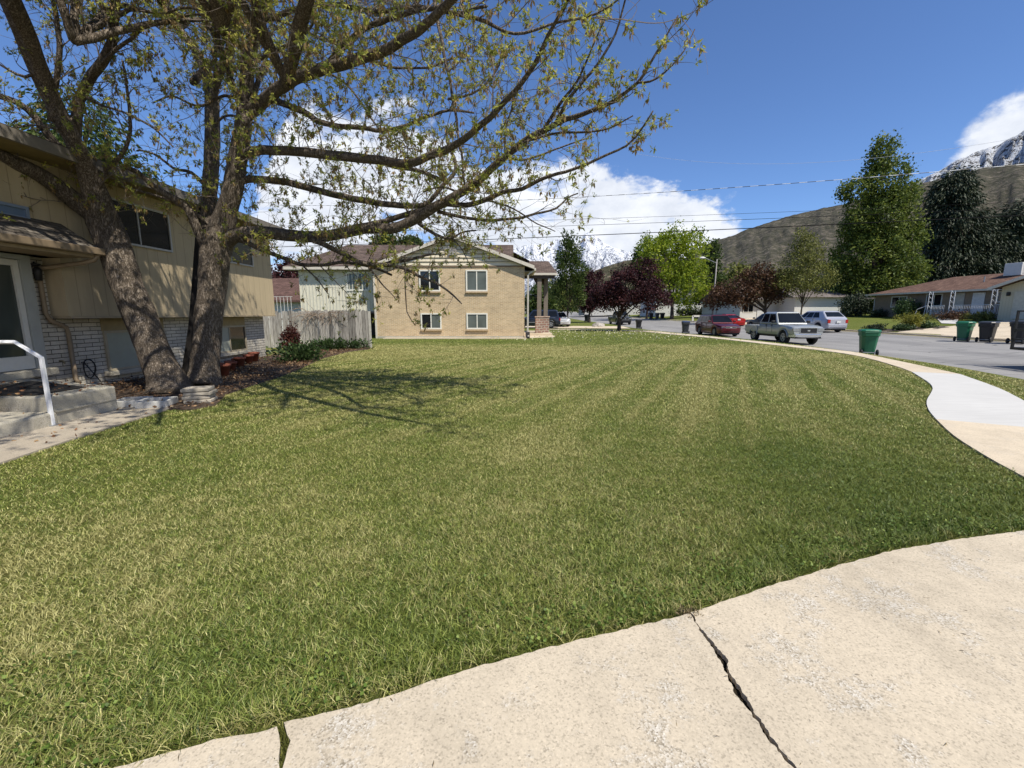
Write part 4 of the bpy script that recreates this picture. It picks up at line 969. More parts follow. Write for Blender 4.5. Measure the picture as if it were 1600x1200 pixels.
    for wx in wheels:
        for s in (-1, 1):
            y = s * (Wd / 2 - .13); tw = .11
            w = MB(); w.lathe([(r*.55, -tw), (r*.9, -tw), (r, -tw*.6), (r, tw*.6), (r*.9, tw), (r*.57, tw), (r*.55, tw*.7), (r*.55, -tw*.7)], (wx, y, r), 26, axis='y', cap=False); wo = w.build('wheel', M_tyre, o, smooth=True); wo.data.set_sharp_from_angle(angle=R(40))
            rm = MB(); yo = y + s * (tw - .012)
            rm.lathe([(.04, 0), (r*.20, .01 * s), (r*.20, -.02 * s)] if False else [(r*.16, -.01), (r*.16, .02)], (wx, yo, r), 12, axis='y')
            for k in range(5):
                a = 2 * math.pi * k / 5 + .3; ca, sa = math.cos(a), math.sin(a); hw = r * .085
                rm.hexa([(wx + ca*r*.1 - sa*hw, yo - .008, r + sa*r*.1 + ca*hw), (wx + ca*r*.1 + sa*hw, yo - .008, r + sa*r*.1 - ca*hw), (wx + ca*r*.56 + sa*hw*1.3, yo - .008, r + sa*r*.56 - ca*hw*1.3), (wx + ca*r*.56 - sa*hw*1.3, yo - .008, r + sa*r*.56 + ca*hw*1.3),
                         (wx + ca*r*.1 - sa*hw, yo + .012, r + sa*r*.1 + ca*hw), (wx + ca*r*.1 + sa*hw, yo + .012, r + sa*r*.1 - ca*hw), (wx + ca*r*.56 + sa*hw*1.3, yo + .012, r + sa*r*.56 - ca*hw*1.3), (wx + ca*r*.56 - sa*hw*1.3, yo + .012, r + sa*r*.56 + ca*hw*1.3)])
            rm.lathe([(r*.50, -.015), (r*.58, -.015), (r*.58, .014), (r*.50, .014)], (wx, yo, r), 24, axis='y', cap=False); rm.build('rim', M_rim, wo)
            MB().lathe([(r*.52, -.003), (r*.52, .001)], (wx, yo - s*.02, r), 20, axis='y').build('brake', M_black, wo)
    xf_, xr_ = X[0], X[-1]; wf = ip(xf_ - .05, 2); wr = ip(xr_ + .05, 2); zf = ip(xf_ - .06, 1); zr = ip(xr_ + .06, 1)
    bmt = bumper or pm
    B = MB(); B.add([(xf_ - .35, -wf - .03, .42), (xf_ + .02, -wf * .82, .42), (xf_ + .07, 0, .42), (xf_ + .02, wf * .82, .42), (xf_ - .35, wf + .03, .42),
                     (xf_ - .35, -wf - .03, .62), (xf_ + .02, -wf * .82, .62), (xf_ + .07, 0, .62), (xf_ + .02, wf * .82, .62), (xf_ - .35, wf + .03, .62)],
                    [(0,1,6,5),(1,2,7,6),(2,3,8,7),(3,4,9,8),(5,6,7,8,9),(4,3,2,1,0),(0,5,9,4)]); B.build('front_bumper', bmt, o, bevel=.03, segs=3)
    B = MB(); B.add([(xr_ + .3, -wr - .02, .42), (xr_ - .03, -wr * .9, .42), (xr_ - .07, 0, .42), (xr_ - .03, wr * .9, .42), (xr_ + .3, wr + .02, .42),
                     (xr_ + .3, -wr - .02, .66), (xr_ - .03, -wr * .9, .66), (xr_ - .07, 0, .66), (xr_ - .03, wr * .9, .66), (xr_ + .3, wr + .02, .66)],
                    [(5,6,1,0),(6,7,2,1),(7,8,3,2),(8,9,4,3),(9,8,7,6,5),(0,1,2,3,4),(4,9,5,0)]); B.build('rear_bumper', bmt, o, bevel=.03, segs=3)
    gw = wf * .52; G_ = MB(); G_.box((xf_ - .10, -gw, .66), (xf_ + .012, gw, zf - .07)); go = G_.build('grille', M_black, o, bevel=.015)
    if grille:
        q = MB(); q.box((xf_ - .05, -gw - .02, zf - .085), (xf_ + .024, gw + .02, zf - .055)); q.box((xf_ - .05, -gw - .02, .64), (xf_ + .024, gw + .02, .665)); q.box((xf_ - .05, -gw - .03, .66), (xf_ + .02, -gw, zf - .08)); q.box((xf_ - .05, gw, .66), (xf_ + .02, gw + .03, zf - .08))
        q.box((xf_ - .02, -.07, .5 * (.66 + zf - .08) - .04), (xf_ + .026, .07, .5 * (.66 + zf - .08) + .04)); q.build('grille_surround', grille, go)
    for s in (-1, 1):
        hl = MB(); y0, y1 = sorted((s * (gw + .05), s * (wf * .99))); hl.box((xf_ - .22, y0, .66 + (zf - .66) * .25), (xf_ + .016, y1, zf - .07)); hl.build('headlight', M_lamp, o, bevel=.025, segs=2)
        tl = MB(); y0, y1 = sorted((s * wr * .74, s * (wr + .006)))
        if kind == 'coupe': tl.box((xr_ - .012, y0, zr - .26), (xr_ + .2, y1, zr - .1))
        else: tl.box((xr_ - .012, y0 if s > 0 else y0, .74), (xr_ + .12, y1, .74 + (zr - .74) * .85))
        tl.build('tail_light', M_redlamp, o, bevel=.015)
        mr = MB(); mr.box((xa - .32, s*(wb + .03) - .0, zb + .02), (xa - .20, s*(wb + .03) + s*.20, zb + .17)) if s > 0 else mr.box((xa - .32, -(wb + .23), zb + .02), (xa - .20, -(wb + .03), zb + .17)); mr.build('mirror', pm if kind != 'truck' else M_black, o, bevel=.03, segs=2)
        for f in (.38, .66):
            xh = xd + (xa - xd) * f; wh = ip(xh, 2); MB().box((xh, s * wh * .985 - .012, zb - .14), (xh + .16, s * wh * .985 + .012, zb - .10)).build('door_handle', M_black if kind != 'suvc' else M_chrome, o)
        for f in (.36, .64):
            xh = xd + (xa - xd) * f + .18; wh = ip(xh, 2); MB().box((xh, s * wh - .006, clear + .12), (xh + .012, s * wh + .003, zb - .03)).build('door_gap', M_black, o)
        if cladding:
            MB().box((wheels[1] + r*1.2, s * Wd/2 - .014, .56), (wheels[0] - r*1.2, s * Wd/2 + .012, .62)).build('side_moulding', cladding, o)
        if rails:
            MB().tube([(xc + .2, s*wt*.86, zt + .03), (xc + .3, s*wt*.86, zt + .10), (xb - .3, s*wt*.86, zt + .10), (xb - .2, s*wt*.86, zt + .03)], .017, 6).build('roof_rail', M_black, o)
        MB().lathe([(.05, 0), (.05, .05)], (xf_ - .03, s * wf * .68, .50), 12, axis='x').build('fog_light', M_lamp, o)
    if nplate: MB().box((xr_ - .085, -.16, .76), (xr_ - .02, .16, .90)).build('number_plate', M_plate, o, bevel=.005)
    return o

SILV = (.34, .355, .345)
tk = car('silver double cab pickup with a chrome bumper parked at the near kerb', 'pickup truck', 'pickup_truck', 5.2, 1.8,
    [(2.55, .93, .78), (2.5, 1.01, .85), (2.1, 1.07, .91), (1.25, 1.14, .91), (.6, 1.12, .91), (-.93, 1.12, .91), (-.97, 1.10, .91), (-1.0, .72, .90), (-2.50, .72, .90), (-2.6, .70, .88)],
    [1.72, -1.50], .40, (1.12, .50, -.72, -.92, 1.16, 1.78, .67), SILV, .50, bumper=M_chrome, grille=M_chrome, kind='truck', pillars=[.08, .47, .53, .92])
MB().box((2.2, -.70, .36), (2.58, .70, .47)).build('air_dam', M_black, tk, bevel=.02)
pm = next(c for c in tk.children if c.name.startswith('body')).data.materials[0]
m = MB(); m.box((-2.56, -.925, .66), (-1.04, -.83, 1.0)); m.box((-2.56, .83, .66), (-1.04, .925, 1.0)); bed = m.build('bed_side', pm, tk, bevel=.02)
MB().box((-2.62, -.86, .62), (-2.54, .86, 1.0)).build('tailgate', pm, tk, bevel=.02); MB().box((-2.5, -.81, .725), (-1.06, .81, .735)).build('bed_liner', M_black, tk)
for s in (-1, 1):
    for wx in (1.72, -1.5):
        MB().tube([(wx + .46 * math.cos(a), s * .905, .385 + .46 * math.sin(a)) for a in np.linspace(.05, math.pi - .05, 13)], .035, 6).build('wheel_arch', M_galv, tk, smooth=True)
def place(o, x, y, rz, dz=0): o.location = (x, y, road(x, y) + dz); o.rotation_euler[2] = rz
place(tk, 16.35, 26.6, R(-91.5))
ms = car('maroon estate car parked behind the silver pickup', 'car', 'maroon_car', 4.7, 1.75,
    [(2.35, .74, .62), (2.28, .82, .76), (1.9, .90, .85), (1.1, .98, .88), (.9, 1.0, .88), (-2.0, 1.02, .86), (-2.25, 1.0, .82), (-2.35, .9, .78)],
    [1.45, -1.35], .345, (1.05, .35, -1.85, -2.2, 1.03, 1.57, .64), (.085, .005, .008), .22, grille=M_chrome, rails=True, kind='suv', cladding=M_black)
place(ms, 16.3, 34.9, R(-91))
cx = car('silver crossover seen from behind at the far kerb', 'car', 'silver_crossover', 4.75, 1.9,
    [(2.38, .80, .66), (2.3, .90, .82), (1.9, .98, .92), (1.2, 1.06, .94), (-1.9, 1.12, .93), (-2.25, 1.12, .86), (-2.38, 1.02, .78)],
    [1.42, -1.40], .37, (1.25, .35, -1.55, -2.28, 1.12, 1.66, .66), (.40, .41, .46), .24, kind='suvc', pillars=[.22, .44, .47, .70, .73, .92])
place(cx, 25.6, 37.0, R(92))
MB().box((-1.78, -.62, 1.68), (-1.46, .62, 1.72)).build('spoiler', next(c for c in cx.children if c.name.startswith('body')).data.materials[0], cx, bevel=.015)
rd = car('bright red coupe parked behind the maroon car on the far side', 'car', 'red_coupe', 4.5, 1.75,
    [(2.25, .62, .60), (2.15, .70, .76), (1.6, .80, .86), (.9, .90, .87), (-1.5, .96, .87), (-2.0, .99, .83), (-2.22, .93, .76)],
    [1.35, -1.25], .32, (.95, .05, -.85, -1.85, .95, 1.33, .58), (.42, .012, .014), .18, kind='coupe', pillars=[.22, .56, .60, .88])
place(rd, 23.6, 48.5, R(97))
sd = car('black sedan mostly hidden behind the silver pickup', 'car', 'black_sedan', 4.6, 1.78,
    [(2.3, .64, .62), (2.2, .74, .78), (1.6, .86, .87), (.9, .94, .88), (-1.5, .98, .88), (-2.1, 1.0, .82), (-2.3, .94, .76)],
    [1.4, -1.3], .33, (1.0, .2, -.95, -1.8, .97, 1.45, .62), (.012, .016, .022), .18, kind='coupe', pillars=[.18, .50, .54, .84])
place(sd, 24.6, 42.2, R(93))
bp = car('black pickup parked beyond the dark red maple', 'pickup truck', 'black_pickup', 5.5, 1.9,
    [(2.7, .92, .80), (2.6, 1.02, .88), (1.9, 1.08, .94), (1.2, 1.12, .95), (-.5, 1.12, .95), (-.6, 1.1, .95), (-2.6, 1.10, .94), (-2.7, 1.02, .9)],
    [1.8, -1.6], .40, (1.25, .6, -.5, -.75, 1.15, 1.78, .70), (.014, .018, .018), .34, bumper=M_black, grille=M_galv, kind='truck', pillars=[.10, .48, .54, .90])
place(bp, 14.8, 60.5, R(-88))
ds = car('dark blue off road car on the drive behind the porch piers', 'car', 'dark_wagon', 4.9, 1.9,
    [(2.45, .90, .76), (2.35, 1.0, .88), (1.7, 1.08, .93), (1.1, 1.12, .94), (-2.2, 1.14, .93), (-2.42, 1.08, .88)],
    [1.5, -1.45], .39, (1.1, .45, -2.1, -2.3, 1.14, 1.82, .72), (.012, .018, .035), .28, rails=True, kind='suv', cladding=M_galv)
ds.location = (2.6, 46.2, H(2.6, 46.2) + .04); ds.rotation_euler[2] = R(177)
wc = car('white car parked past the dark car, half hidden by the columnar tree', 'car', 'white_car', 4.5, 1.8,
    [(2.25, .72, .64), (2.15, .82, .80), (1.6, .92, .88), (.9, 1.0, .9), (-2.0, 1.02, .88), (-2.25, .96, .8)],
    [1.4, -1.3], .34, (1.0, .3, -1.6, -2.1, 1.02, 1.55, .64), (.55, .56, .57), .2, kind='suv')
wc.location = (5.3, 50.5, H(5.3, 50.5) + .04); wc.rotation_euler[2] = R(-80)
# utility trailer at the right edge
def trailer():
    o = thing('utility_trailer', 'black utility trailer with an upright frame at the right edge of the picture', 'trailer', (0, 0, 0)); bk = plain('black_steel', (.012, .012, .013), .45, .2, 12)
    m = MB()
    m.box((-1.0, -2.2, .52), (1.0, 2.2, .60)); m.build('deck', bk, o)
    m = MB()
    for x in (-1.0, .94):
        for y in (-2.2, -.75, .72, 2.14): m.box((x, y, .6), (x + .06, y + .06, 1.12))
        m.box((x, -2.2, 1.12), (x + .06, 2.2, 1.18)); m.box((x, -2.2, .84), (x + .06, 2.2, .88))
    m.build('side_rail', bk, o)
    m = MB(); m.box((-1.0, 2.14, 1.18), (-.95, 2.19, 1.76)); m.box((.95, 2.14, 1.18), (1.0, 2.19, 1.76)); m.box((-1.0, 2.14, 1.71), (1.0, 2.19, 1.76)); m.build('ladder_rack', bk, o)
    for s in (-1, 1):
        w = MB(); w.lathe([(.15, -.09), (.30, -.09), (.33, -.05), (.33, .05), (.30, .09), (.15, .09)], (s * 1.1, 0, .33), 22, axis='x'); wo = w.build('wheel', M_tyre, o)
        MB().lathe([(.02, -.04), (.17, -.03), (.17, .03), (.02, .04)], (s * 1.15, 0, .33), 16, axis='x').build('rim', M_rim, wo)
        MB().tube([(s*1.1, .44*math.cos(a), .33 + .44*math.sin(a)) for a in np.linspace(0, math.pi, 9)], .06, 6).build('mudguard', bk, o)
    o.location = (16.6, 11.7, road(16.6, 11.7) + .01); o.rotation_euler[2] = R(-12); return o
trailer()
# yard sign / planter behind the trailer is left to the plants below
# lamp post
lp = thing('street_lamp', 'tall grey street lamp in front of the bright green tree', 'street lamp', (25.9, 57, .9))
zb = H(25.9, 57)
MB().tube([(25.9, 57, zb), (25.95, 57, zb + 3), (26.0, 57, zb + 8.1)], [.11, .09, .06], 10).build('pole', plain('lamp_grey', (.26, .24, .22), .6), lp, smooth=True)
MB().tube([(26.0, 57, zb + 7.6), (25.3, 57, zb + 7.9), (24.4, 56.9, zb + 8.25)], .035, 6).build('arm', M_galv, lp)
MB().lathe([(.03, -.38), (.13, -.2), (.15, .1), (.06, .38)], (24.1, 56.9, zb + 8.25), 10, axis='x').build('lamp_head', M_white, lp, smooth=True)
MB().lathe([(.16, 0), (.16, .25), (.12, .3)], (25.9, 57, zb), 10).build('foot', M_galv, lp)
# signpost-like white bench on the verge
bn = thing('low_white_barrier', 'small white barrier on the verge left of the red coupe', 'barrier', (22.5, 56, .5)); z0 = H(26.6, 62)
for dx in (-.5, .5): MB().box((26.0+dx-.1, 62, z0), (26.0+dx+.1, 62.15, z0 + .75)).build('foot', M_white, bn)
MB().box((25.5, 62.0, z0 + .55), (26.5, 62.12, z0 + .8)).build('board', M_white, bn)
# boulder
t = NT('boulder_rock'); p = t.pos('Object'); t.bump(t.noise(p, 8, 5, .7), .8, .05); rkm = t.done(t.ramp(t.noise(p, 4, 5), [(.3, (.22, .20, .17)), (.7, (.45, .42, .37))]), .9, .2)
import bmesh
def rock(label, x, y, s, nm='boulder', seed=1, grp=None):
    bm = bmesh.new(); bmesh.ops.create_icosphere(bm, subdivisions=3, radius=1)
    for v in bm.verts:
        k = 1 + .35 * noise.noise(v.co * 1.2 + Vector((seed, 0, 0))) + .12 * noise.noise(v.co * 3.5); v.co = Vector((v.co.x * k * s * 1.4, v.co.y * k * s, v.co.z * k * s * .75))
    me = bpy.data.meshes.new(nm); bm.to_mesh(me); bm.free(); me.materials.append(rkm)
    o = bpy.data.objects.new(nm, me); sc.collection.objects.link(o); o.location = (x, y, H(x, y) + s * .25); tag(o, label, 'rock', grp)
rock('pale boulder on the grass beside the far driveway, right of the columnar tree', 9.7, 49.5, .5)

# ================================================================== overhead wires
wires = [('thick black cable, lowest of the overhead wires', (430, 386.5, 46), (1600, 337, 27), .019, [(1000, 382.5)]),
         ('overhead wire second from the bottom', (430, 365, 50), (1600, 326, 29), .011, []),
         ('overhead wire third from the bottom', (430, 353, 50), (1600, 316.5, 29), .008, []),
         ('twisted black and white service cable, fourth from the bottom', (600, 321, 50), (1502, 267, 30), .016, []),
         ('thin pale wire, highest of the overhead wires', (1080, 253, 44), (1420, 243, 34), .007, [])]
wm_ = plain('wire_black', (.008, .008, .009), .9, spec=.1); wl_ = plain('wire_pale', (.45, .46, .48), .5)
tw_ = NT('wire_twisted'); q = tw_.math('GREATER_THAN', tw_.math('SINE', tw_.math('MULTIPLY', tw_.sep(tw_.pos('World'))[0], 6.2)), 0); tw_ = tw_.done(tw_.mix(q, (.03, .03, .03), (.5, .52, .55)), .5)
for i, (lab, a, b, r, ex) in enumerate(wires):
    A, B = P3(*a), P3(*b); A2, B2 = A + (A - B) * .35, B + (B - A) * .35
    sag = .35 + .25 * i; pts = []
    for k in range(41):
        s = k / 40; p = A2.lerp(B2, s); p.z -= sag * (1 - (2 * s - 1) ** 2) - sag * .72; pts.append(p)
    o = MB().tube(pts, r * 1.45, 5).build('power_line', wl_ if i == 4 else tw_ if i == 3 else wm_, None, origin=tuple(A)); tag(o, lab, 'wire', 'overhead wires')
# ================================================================== foliage tools
def unit(n):
    v = RNG.normal(size=(n, 3)); return v / np.linalg.norm(v, axis=1, keepdims=True)
def leaves(name, P, size, mat, parent=None, aspect=.55, rnd=None, axis=None, up=.25, fold=.18):
    """one folded diamond per point; P (n,3), size (n,)"""
    n = len(P); a = unit(n) if axis is None else axis + unit(n) * .35
    a[:, 2] += 0 if axis is not None else up * RNG.normal(size=n) * .2
    a /= np.linalg.norm(a, axis=1, keepdims=True)
    b = np.cross(a, unit(n)); b /= np.linalg.norm(b, axis=1, keepdims=True) + 1e-9; c = np.cross(a, b)
    s = np.asarray(size)[:, None]; V = np.empty((n, 4, 3))
    V[:, 0] = P; V[:, 1] = P + a * s * .5 + b * s * aspect * .5 + c * s * fold * .5; V[:, 2] = P + a * s; V[:, 3] = P + a * s * .5 - b * s * aspect * .5 + c * s * fold * .5
    i = np.arange(n)[:, None] * 4; T = np.concatenate([i + [0, 1, 2], i + [0, 2, 3]], 0)
    r = RNG.random(n) if rnd is None else rnd
    return np_mesh(name, V.reshape(-1, 3), T, mat, {'rnd': np.repeat(r, 4)}, parent)
def clumps(blobs, n_cl, per, spread, shell=.55, zsq=1.0, gap=-.12):
    """clump centres near the surface of ellipsoid blobs, leaves round each"""
    w = np.array([b[3] * b[4] * b[5] for b in blobs]) ** .67; w /= w.sum()
    k = RNG.choice(len(blobs), n_cl, p=w); B = np.array([b[:6] for b in blobs], float)[k]
    d = unit(n_cl); rad = shell + (1 - shell) * RNG.random(n_cl) ** .6
    lump = 1 + .26 * np.sin(d[:, 0] * 5 + k) * np.cos(d[:, 2] * 6 + k * 2)
    C = B[:, :3] + d * B[:, 3:6] * (rad * lump)[:, None]
    # gaps and ragged lobes: clumps fall away where a slow noise is low
    fs = 1.9 / (np.mean(B[:, 3:6]) + 1e-6); g = np.array([noise.noise(Vector(c) * fs) + .5 * noise.noise(Vector(c) * fs * 2.3) for c in C]); q = g > gap
    C, d = C[q], d[q]; n_cl = len(C)
    P = np.repeat(C, per, 0) + RNG.normal(size=(n_cl * per, 3)) * np.array([spread, spread, spread * zsq])
    base = np.repeat(RNG.random(n_cl), per)
    return P, np.clip(base * .6 + RNG.random(n_cl * per) * .4, 0, 1), np.repeat(d, per, 0)
LM = dict(
    green=leafmat('green_leaves', [(0, (.028, .050, .012)), (.5, (.060, .095, .022)), (1, (.12, .15, .035))]),
    bright=leafmat('bright_leaves', [(0, (.07, .12, .012)), (.5, (.22, .29, .022)), (1, (.46, .50, .05))], .45),
    dark=leafmat('needle_dark', [(0, (.013, .022, .011)), (.5, (.028, .042, .021)), (1, (.065, .080, .040))], .1),
    tall=leafmat('tall_leaves', [(0, (.035, .060, .012)), (.5, (.095, .135, .024)), (1, (.24, .27, .05))], .35),
    maroon=leafmat('maroon_leaves', [(0, (.016, .007, .009)), (.6, (.045, .014, .016)), (1, (.11, .035, .035))], .25),
    brown=leafmat('brown_leaves', [(0, (.030, .016, .010)), (.5, (.075, .038, .020)), (.8, (.12, .06, .03)), (1, (.09, .09, .03))], .3),
    olive=leafmat('olive_leaves', [(0, (.065, .075, .018)), (.5, (.15, .16, .038)), (1, (.28, .28, .08))], .35),
    yellow=leafmat('yellow_leaves', [(0, (.11, .11, .015)), (.5, (.22, .22, .035)), (1, (.36, .33, .08))], .4),
    shrub=leafmat('shrub_leaves', [(0, (.022, .040, .014)), (.5, (.045, .080, .025)), (1, (.10, .15, .05))], .25, .4),
    vine=leafmat('vine_leaves', [(0, (.03, .010, .009)), (.5, (.07, .02, .016)), (1, (.13, .05, .03))], .3))
M_bark = plain('far_bark', (.06, .045, .035), .9, .3, 8, .5)
def tree(label, name, base, trunk_r, trunk_h, blobs, mat, n_cl, per, leaf, spread, limbs=7, group=None, aspect=.6, axis=None, shell=.55, cat='tree', pale=None, fork=None):
    base = Vector(base); o = thing(name, label, cat, base, group); m = MB(); rr = random.Random(int(base.x * 13 + base.y))
    top = base + Vector((rr.uniform(-.1, .1), 0, trunk_h))
    m.tube([base - Vector((0, 0, .3)), base + Vector((0, 0, .15)), base.lerp(top, .5) + Vector((rr.uniform(-.05, .05), 0, 0)), top], [trunk_r * 1.5, trunk_r * 1.1, trunk_r * .85, trunk_r * .6], 10)
    for k in range(limbs):
        b = blobs[k % len(blobs)]; q = Vector((b[0] + rr.uniform(-.6, .6) * b[3], b[1] + rr.uniform(-.6, .6) * b[4], b[2] + rr.uniform(-.3, .6) * b[5]))
        s = base.lerp(top, rr.uniform(.55, 1)); mid = s.lerp(q, .5) + Vector((0, 0, .1 * (q - s).length)); m.tube([s, mid, q], [trunk_r * .5, trunk_r * .3, trunk_r * .08], 6)
    m.build('trunk', pale or M_bark, o, smooth=True)
    P, rnd, d = clumps(blobs, n_cl, per, spread, shell)
    ax = None
    if axis == 'droop': ax = d * .7 + np.array([0, 0, -.8])
    if axis == 'out': ax = d + np.array([0, 0, .25])
    leaves('crown', P, leaf * (.6 + .8 * RNG.random(len(P))), mat, o, aspect, rnd, ax)
    return o
def at(px, t): # ground spot seen in column px at distance t
    x = (px - 800) / F * t; y = t; return x, y, H(x, y)
def zpx(py, t): return CH + (490 - py) / F * t
def elb(px, py, rx, ry, t, dep=.9):  # blob from its picture ellipse at a distance
    d = ray(px, py); k = math.sqrt(1 + (d.x / d.y) ** 2) * d.y
    return (d.x / d.y * t, t, CH + d.z / d.y * t, rx / F * t / k, rx / F * t / k * dep, ry / F * t / d.y)
# columnar tree
x, y, z = at(886, 50)
tree('tall narrow columnar green tree by the far driveway', 'columnar_tree', (x, y, z), .13, 1.9, [elb(889, 455, 23, 28, 50), elb(892, 430, 23, 32, 50), elb(888, 402, 18, 26, 50), elb(884, 385, 9, 20, 50), elb(897, 384, 8, 19, 50)], LM['green'], 1100, 14, .22, .20, axis='out')
x, y, z = at(920, 62)
tree('dark purple tree partly hidden right of the columnar tree', 'purple_tree', (x, y, z), .16, 2, [elb(922, 450, 20, 34, 62), elb(916, 470, 16, 18, 62)], LM['maroon'], 600, 14, .30, .25)
x, y, z = at(966, 39.2)
tree('wide dark red maple on the lawn in front of the street', 'dark_red_maple', (x, y, z), .17, 1.5, [elb(985, 452, 46, 30, 39), elb(955, 462, 34, 22, 39), elb(1020, 466, 30, 20, 39), elb(1008, 430, 24, 26, 39), elb(940, 458, 16, 18, 39), elb(975, 428, 20, 14, 39)], LM['maroon'], 2000, 15, .17, .17, limbs=9)
x, y, z = at(1047, 72)
tree('large bright yellow green tree beyond the dark red maple', 'bright_green_tree', (x, y, z), .30, 3.0, [elb(1060, 440, 44, 36, 72), elb(1040, 408, 44, 40, 72), elb(1075, 395, 32, 36, 72), elb(1085, 450, 22, 24, 72), elb(1022, 390, 22, 22, 72), elb(1055, 380, 24, 24, 72)], LM['bright'], 1800, 14, .36, .38, shell=.7)
x, y, z = at(1008, 80)
tree('darker green tree behind the left shoulder of the bright green tree', 'green_tree', (x, y, z), .2, 3, [elb(1006, 400, 16, 24, 80), elb(1000, 425, 14, 25, 80)], LM['green'], 500, 14, .38, .35)
x, y, z = at(1113, 84)
tree('dark evergreen right behind the street lamp', 'dark_evergreen', (x, y, z), .22, 3, [elb(1110, 430, 14, 48, 84), elb(1112, 398, 11, 26, 84), elb(1118, 455, 14, 25, 84)], LM['green'], 700, 14, .40, .35)
x, y, z = at(1190, 54)
tree('brown leaved tree with a forked trunk behind the parked cars', 'brown_leaved_tree', (x, y, z), .20, 1.6, [elb(1150, 458, 40, 20, 54), elb(1185, 440, 34, 26, 54), elb(1210, 450, 26, 22, 54), elb(1125, 466, 24, 14, 54)], LM['brown'], 1500, 13, .26, .26, limbs=8)
x, y, z = at(1246, 52)
tree('airy olive green tree with a slim trunk left of the tall tree', 'olive_tree', (x, y, z), .10, 2.2, [elb(1250, 420, 36, 34, 52), elb(1262, 395, 26, 28, 52), elb(1240, 440, 38, 22, 52), elb(1285, 435, 24, 26, 52), elb(1252, 375, 12, 16, 52)], LM['olive'], 1300, 12, .20, .26, limbs=10)
x, y, z = at(1360, 58)
tree('very tall green deciduous tree rising behind the left end of the ranch house', 'tall_green_tree', (x, y, z), .5, 5, [elb(1372, 455, 62, 40, 58), elb(1360, 400, 60, 44, 58), elb(1400, 420, 48, 40, 58), elb(1375, 345, 56, 42, 58), elb(1385, 285, 40, 40, 58), elb(1380, 240, 22, 26, 58), elb(1335, 300, 24, 18, 58), elb(1420, 295, 20, 20, 58), elb(1425, 370, 22, 24, 58), elb(1325, 440, 26, 34, 58), elb(1340, 350, 26, 30, 58)], LM['tall'], 4300, 16, .32, .36, limbs=16, shell=.7)
x, y, z = at(1492, 68)
tree('broad dark conifer behind the middle of the ranch house', 'dark_conifer', (x, y, z), .5, 6, [elb(1488, 420, 66, 50, 68), elb(1490, 360, 58, 50, 68), elb(1485, 320, 46, 40, 68), elb(1492, 295, 32, 28, 68), elb(1440, 440, 34, 44, 68)], LM['dark'], 3800, 15, .50, .42, limbs=12, axis='droop', aspect=.3)
x, y, z = at(1590, 66)
tree('dark conifer at the right edge behind the ranch house', 'dark_conifer', (x, y, z), .5, 6, [elb(1600, 420, 64, 50, 66), elb(1605, 360, 44, 36, 66), elb(1560, 400, 40, 40, 66), elb(1590, 345, 30, 26, 66), elb(1550, 430, 50, 40, 66), elb(1545, 385, 30, 30, 66), elb(1680, 390, 60, 60, 66)], LM['dark'], 3200, 15, .50, .42, limbs=12, axis='droop', aspect=.3)
x, y, z = at(1330, 62)
tree('low dark evergreen in the gap left of the ranch house', 'dark_evergreen', (x, y, z), .2, 2, [elb(1332, 470, 22, 26, 60), elb(1318, 478, 14, 16, 60)], LM['dark'], 700, 14, .34, .3)
for i, (px, t, py, rx, ry, mt, lab) in enumerate([(602, 60, 380, 14, 9, 'green', 'green treetop showing over the brick house roof, left one'), (640, 62, 383, 12, 7, 'green', 'green treetop showing over the brick house roof, right one'),
        (450, 48, 440, 22, 34, 'maroon', 'dark purple tree above the shed roof behind the fence'), (478, 54, 440, 16, 36, 'yellow', 'yellow green tree beside the purple one behind the fence'),
        (845, 90, 470, 22, 26, 'green', 'green tree seen through the porch of the brick house'), (870, 110, 462, 22, 20, 'olive', 'pale green tree left of the columnar tree, far down the street'), (935, 130, 468, 22, 16, 'green', 'distant green tree left of the dark red maple'), (990, 120, 470, 26, 14, 'green', 'distant green tree behind the dark red maple'),
        (1130, 105, 462, 22, 22, 'green', 'green tree behind the brown leaved trees, right of the lamp'), (1290, 90, 460, 30, 30, 'green', 'green tree behind the white garage house'), (1305, 64, 440, 16, 40, 'tall', 'narrow green tree against the left side of the tall green tree'), (1150, 120, 440, 22, 26, 'olive', 'distant olive tree below the bare hillside')]):
    x, y, z = at(px, t); zc = zpx(py, t)
    tree(lab, 'garden_tree', (x, y, min(z, zc - 2)), .16, max(1.5, (zc - z) * .6), [elb(px, py, rx, ry, t), elb(px + rx * .5, py + ry * .35, rx * .7, ry * .7, t), elb(px - rx * .5, py + ry * .3, rx * .7, ry * .7, t)], LM[mt], 420, 13, .0062 * t + .03, .0060 * t, limbs=5)
# conifer behind the left house roof
tree('green conifer rising behind the roof of the split level house', 'garden_conifer', (-21.5, 23, 0), .25, 7, [(-21.5, 23, 8.6, 2.3, 2.3, 2.2), (-21.0, 23, 10.6, 1.6, 1.6, 1.6), (-20.4, 24, 7.5, 2.2, 2.2, 2)], LM['green'], 900, 14, .26, .24, axis='droop', aspect=.4)

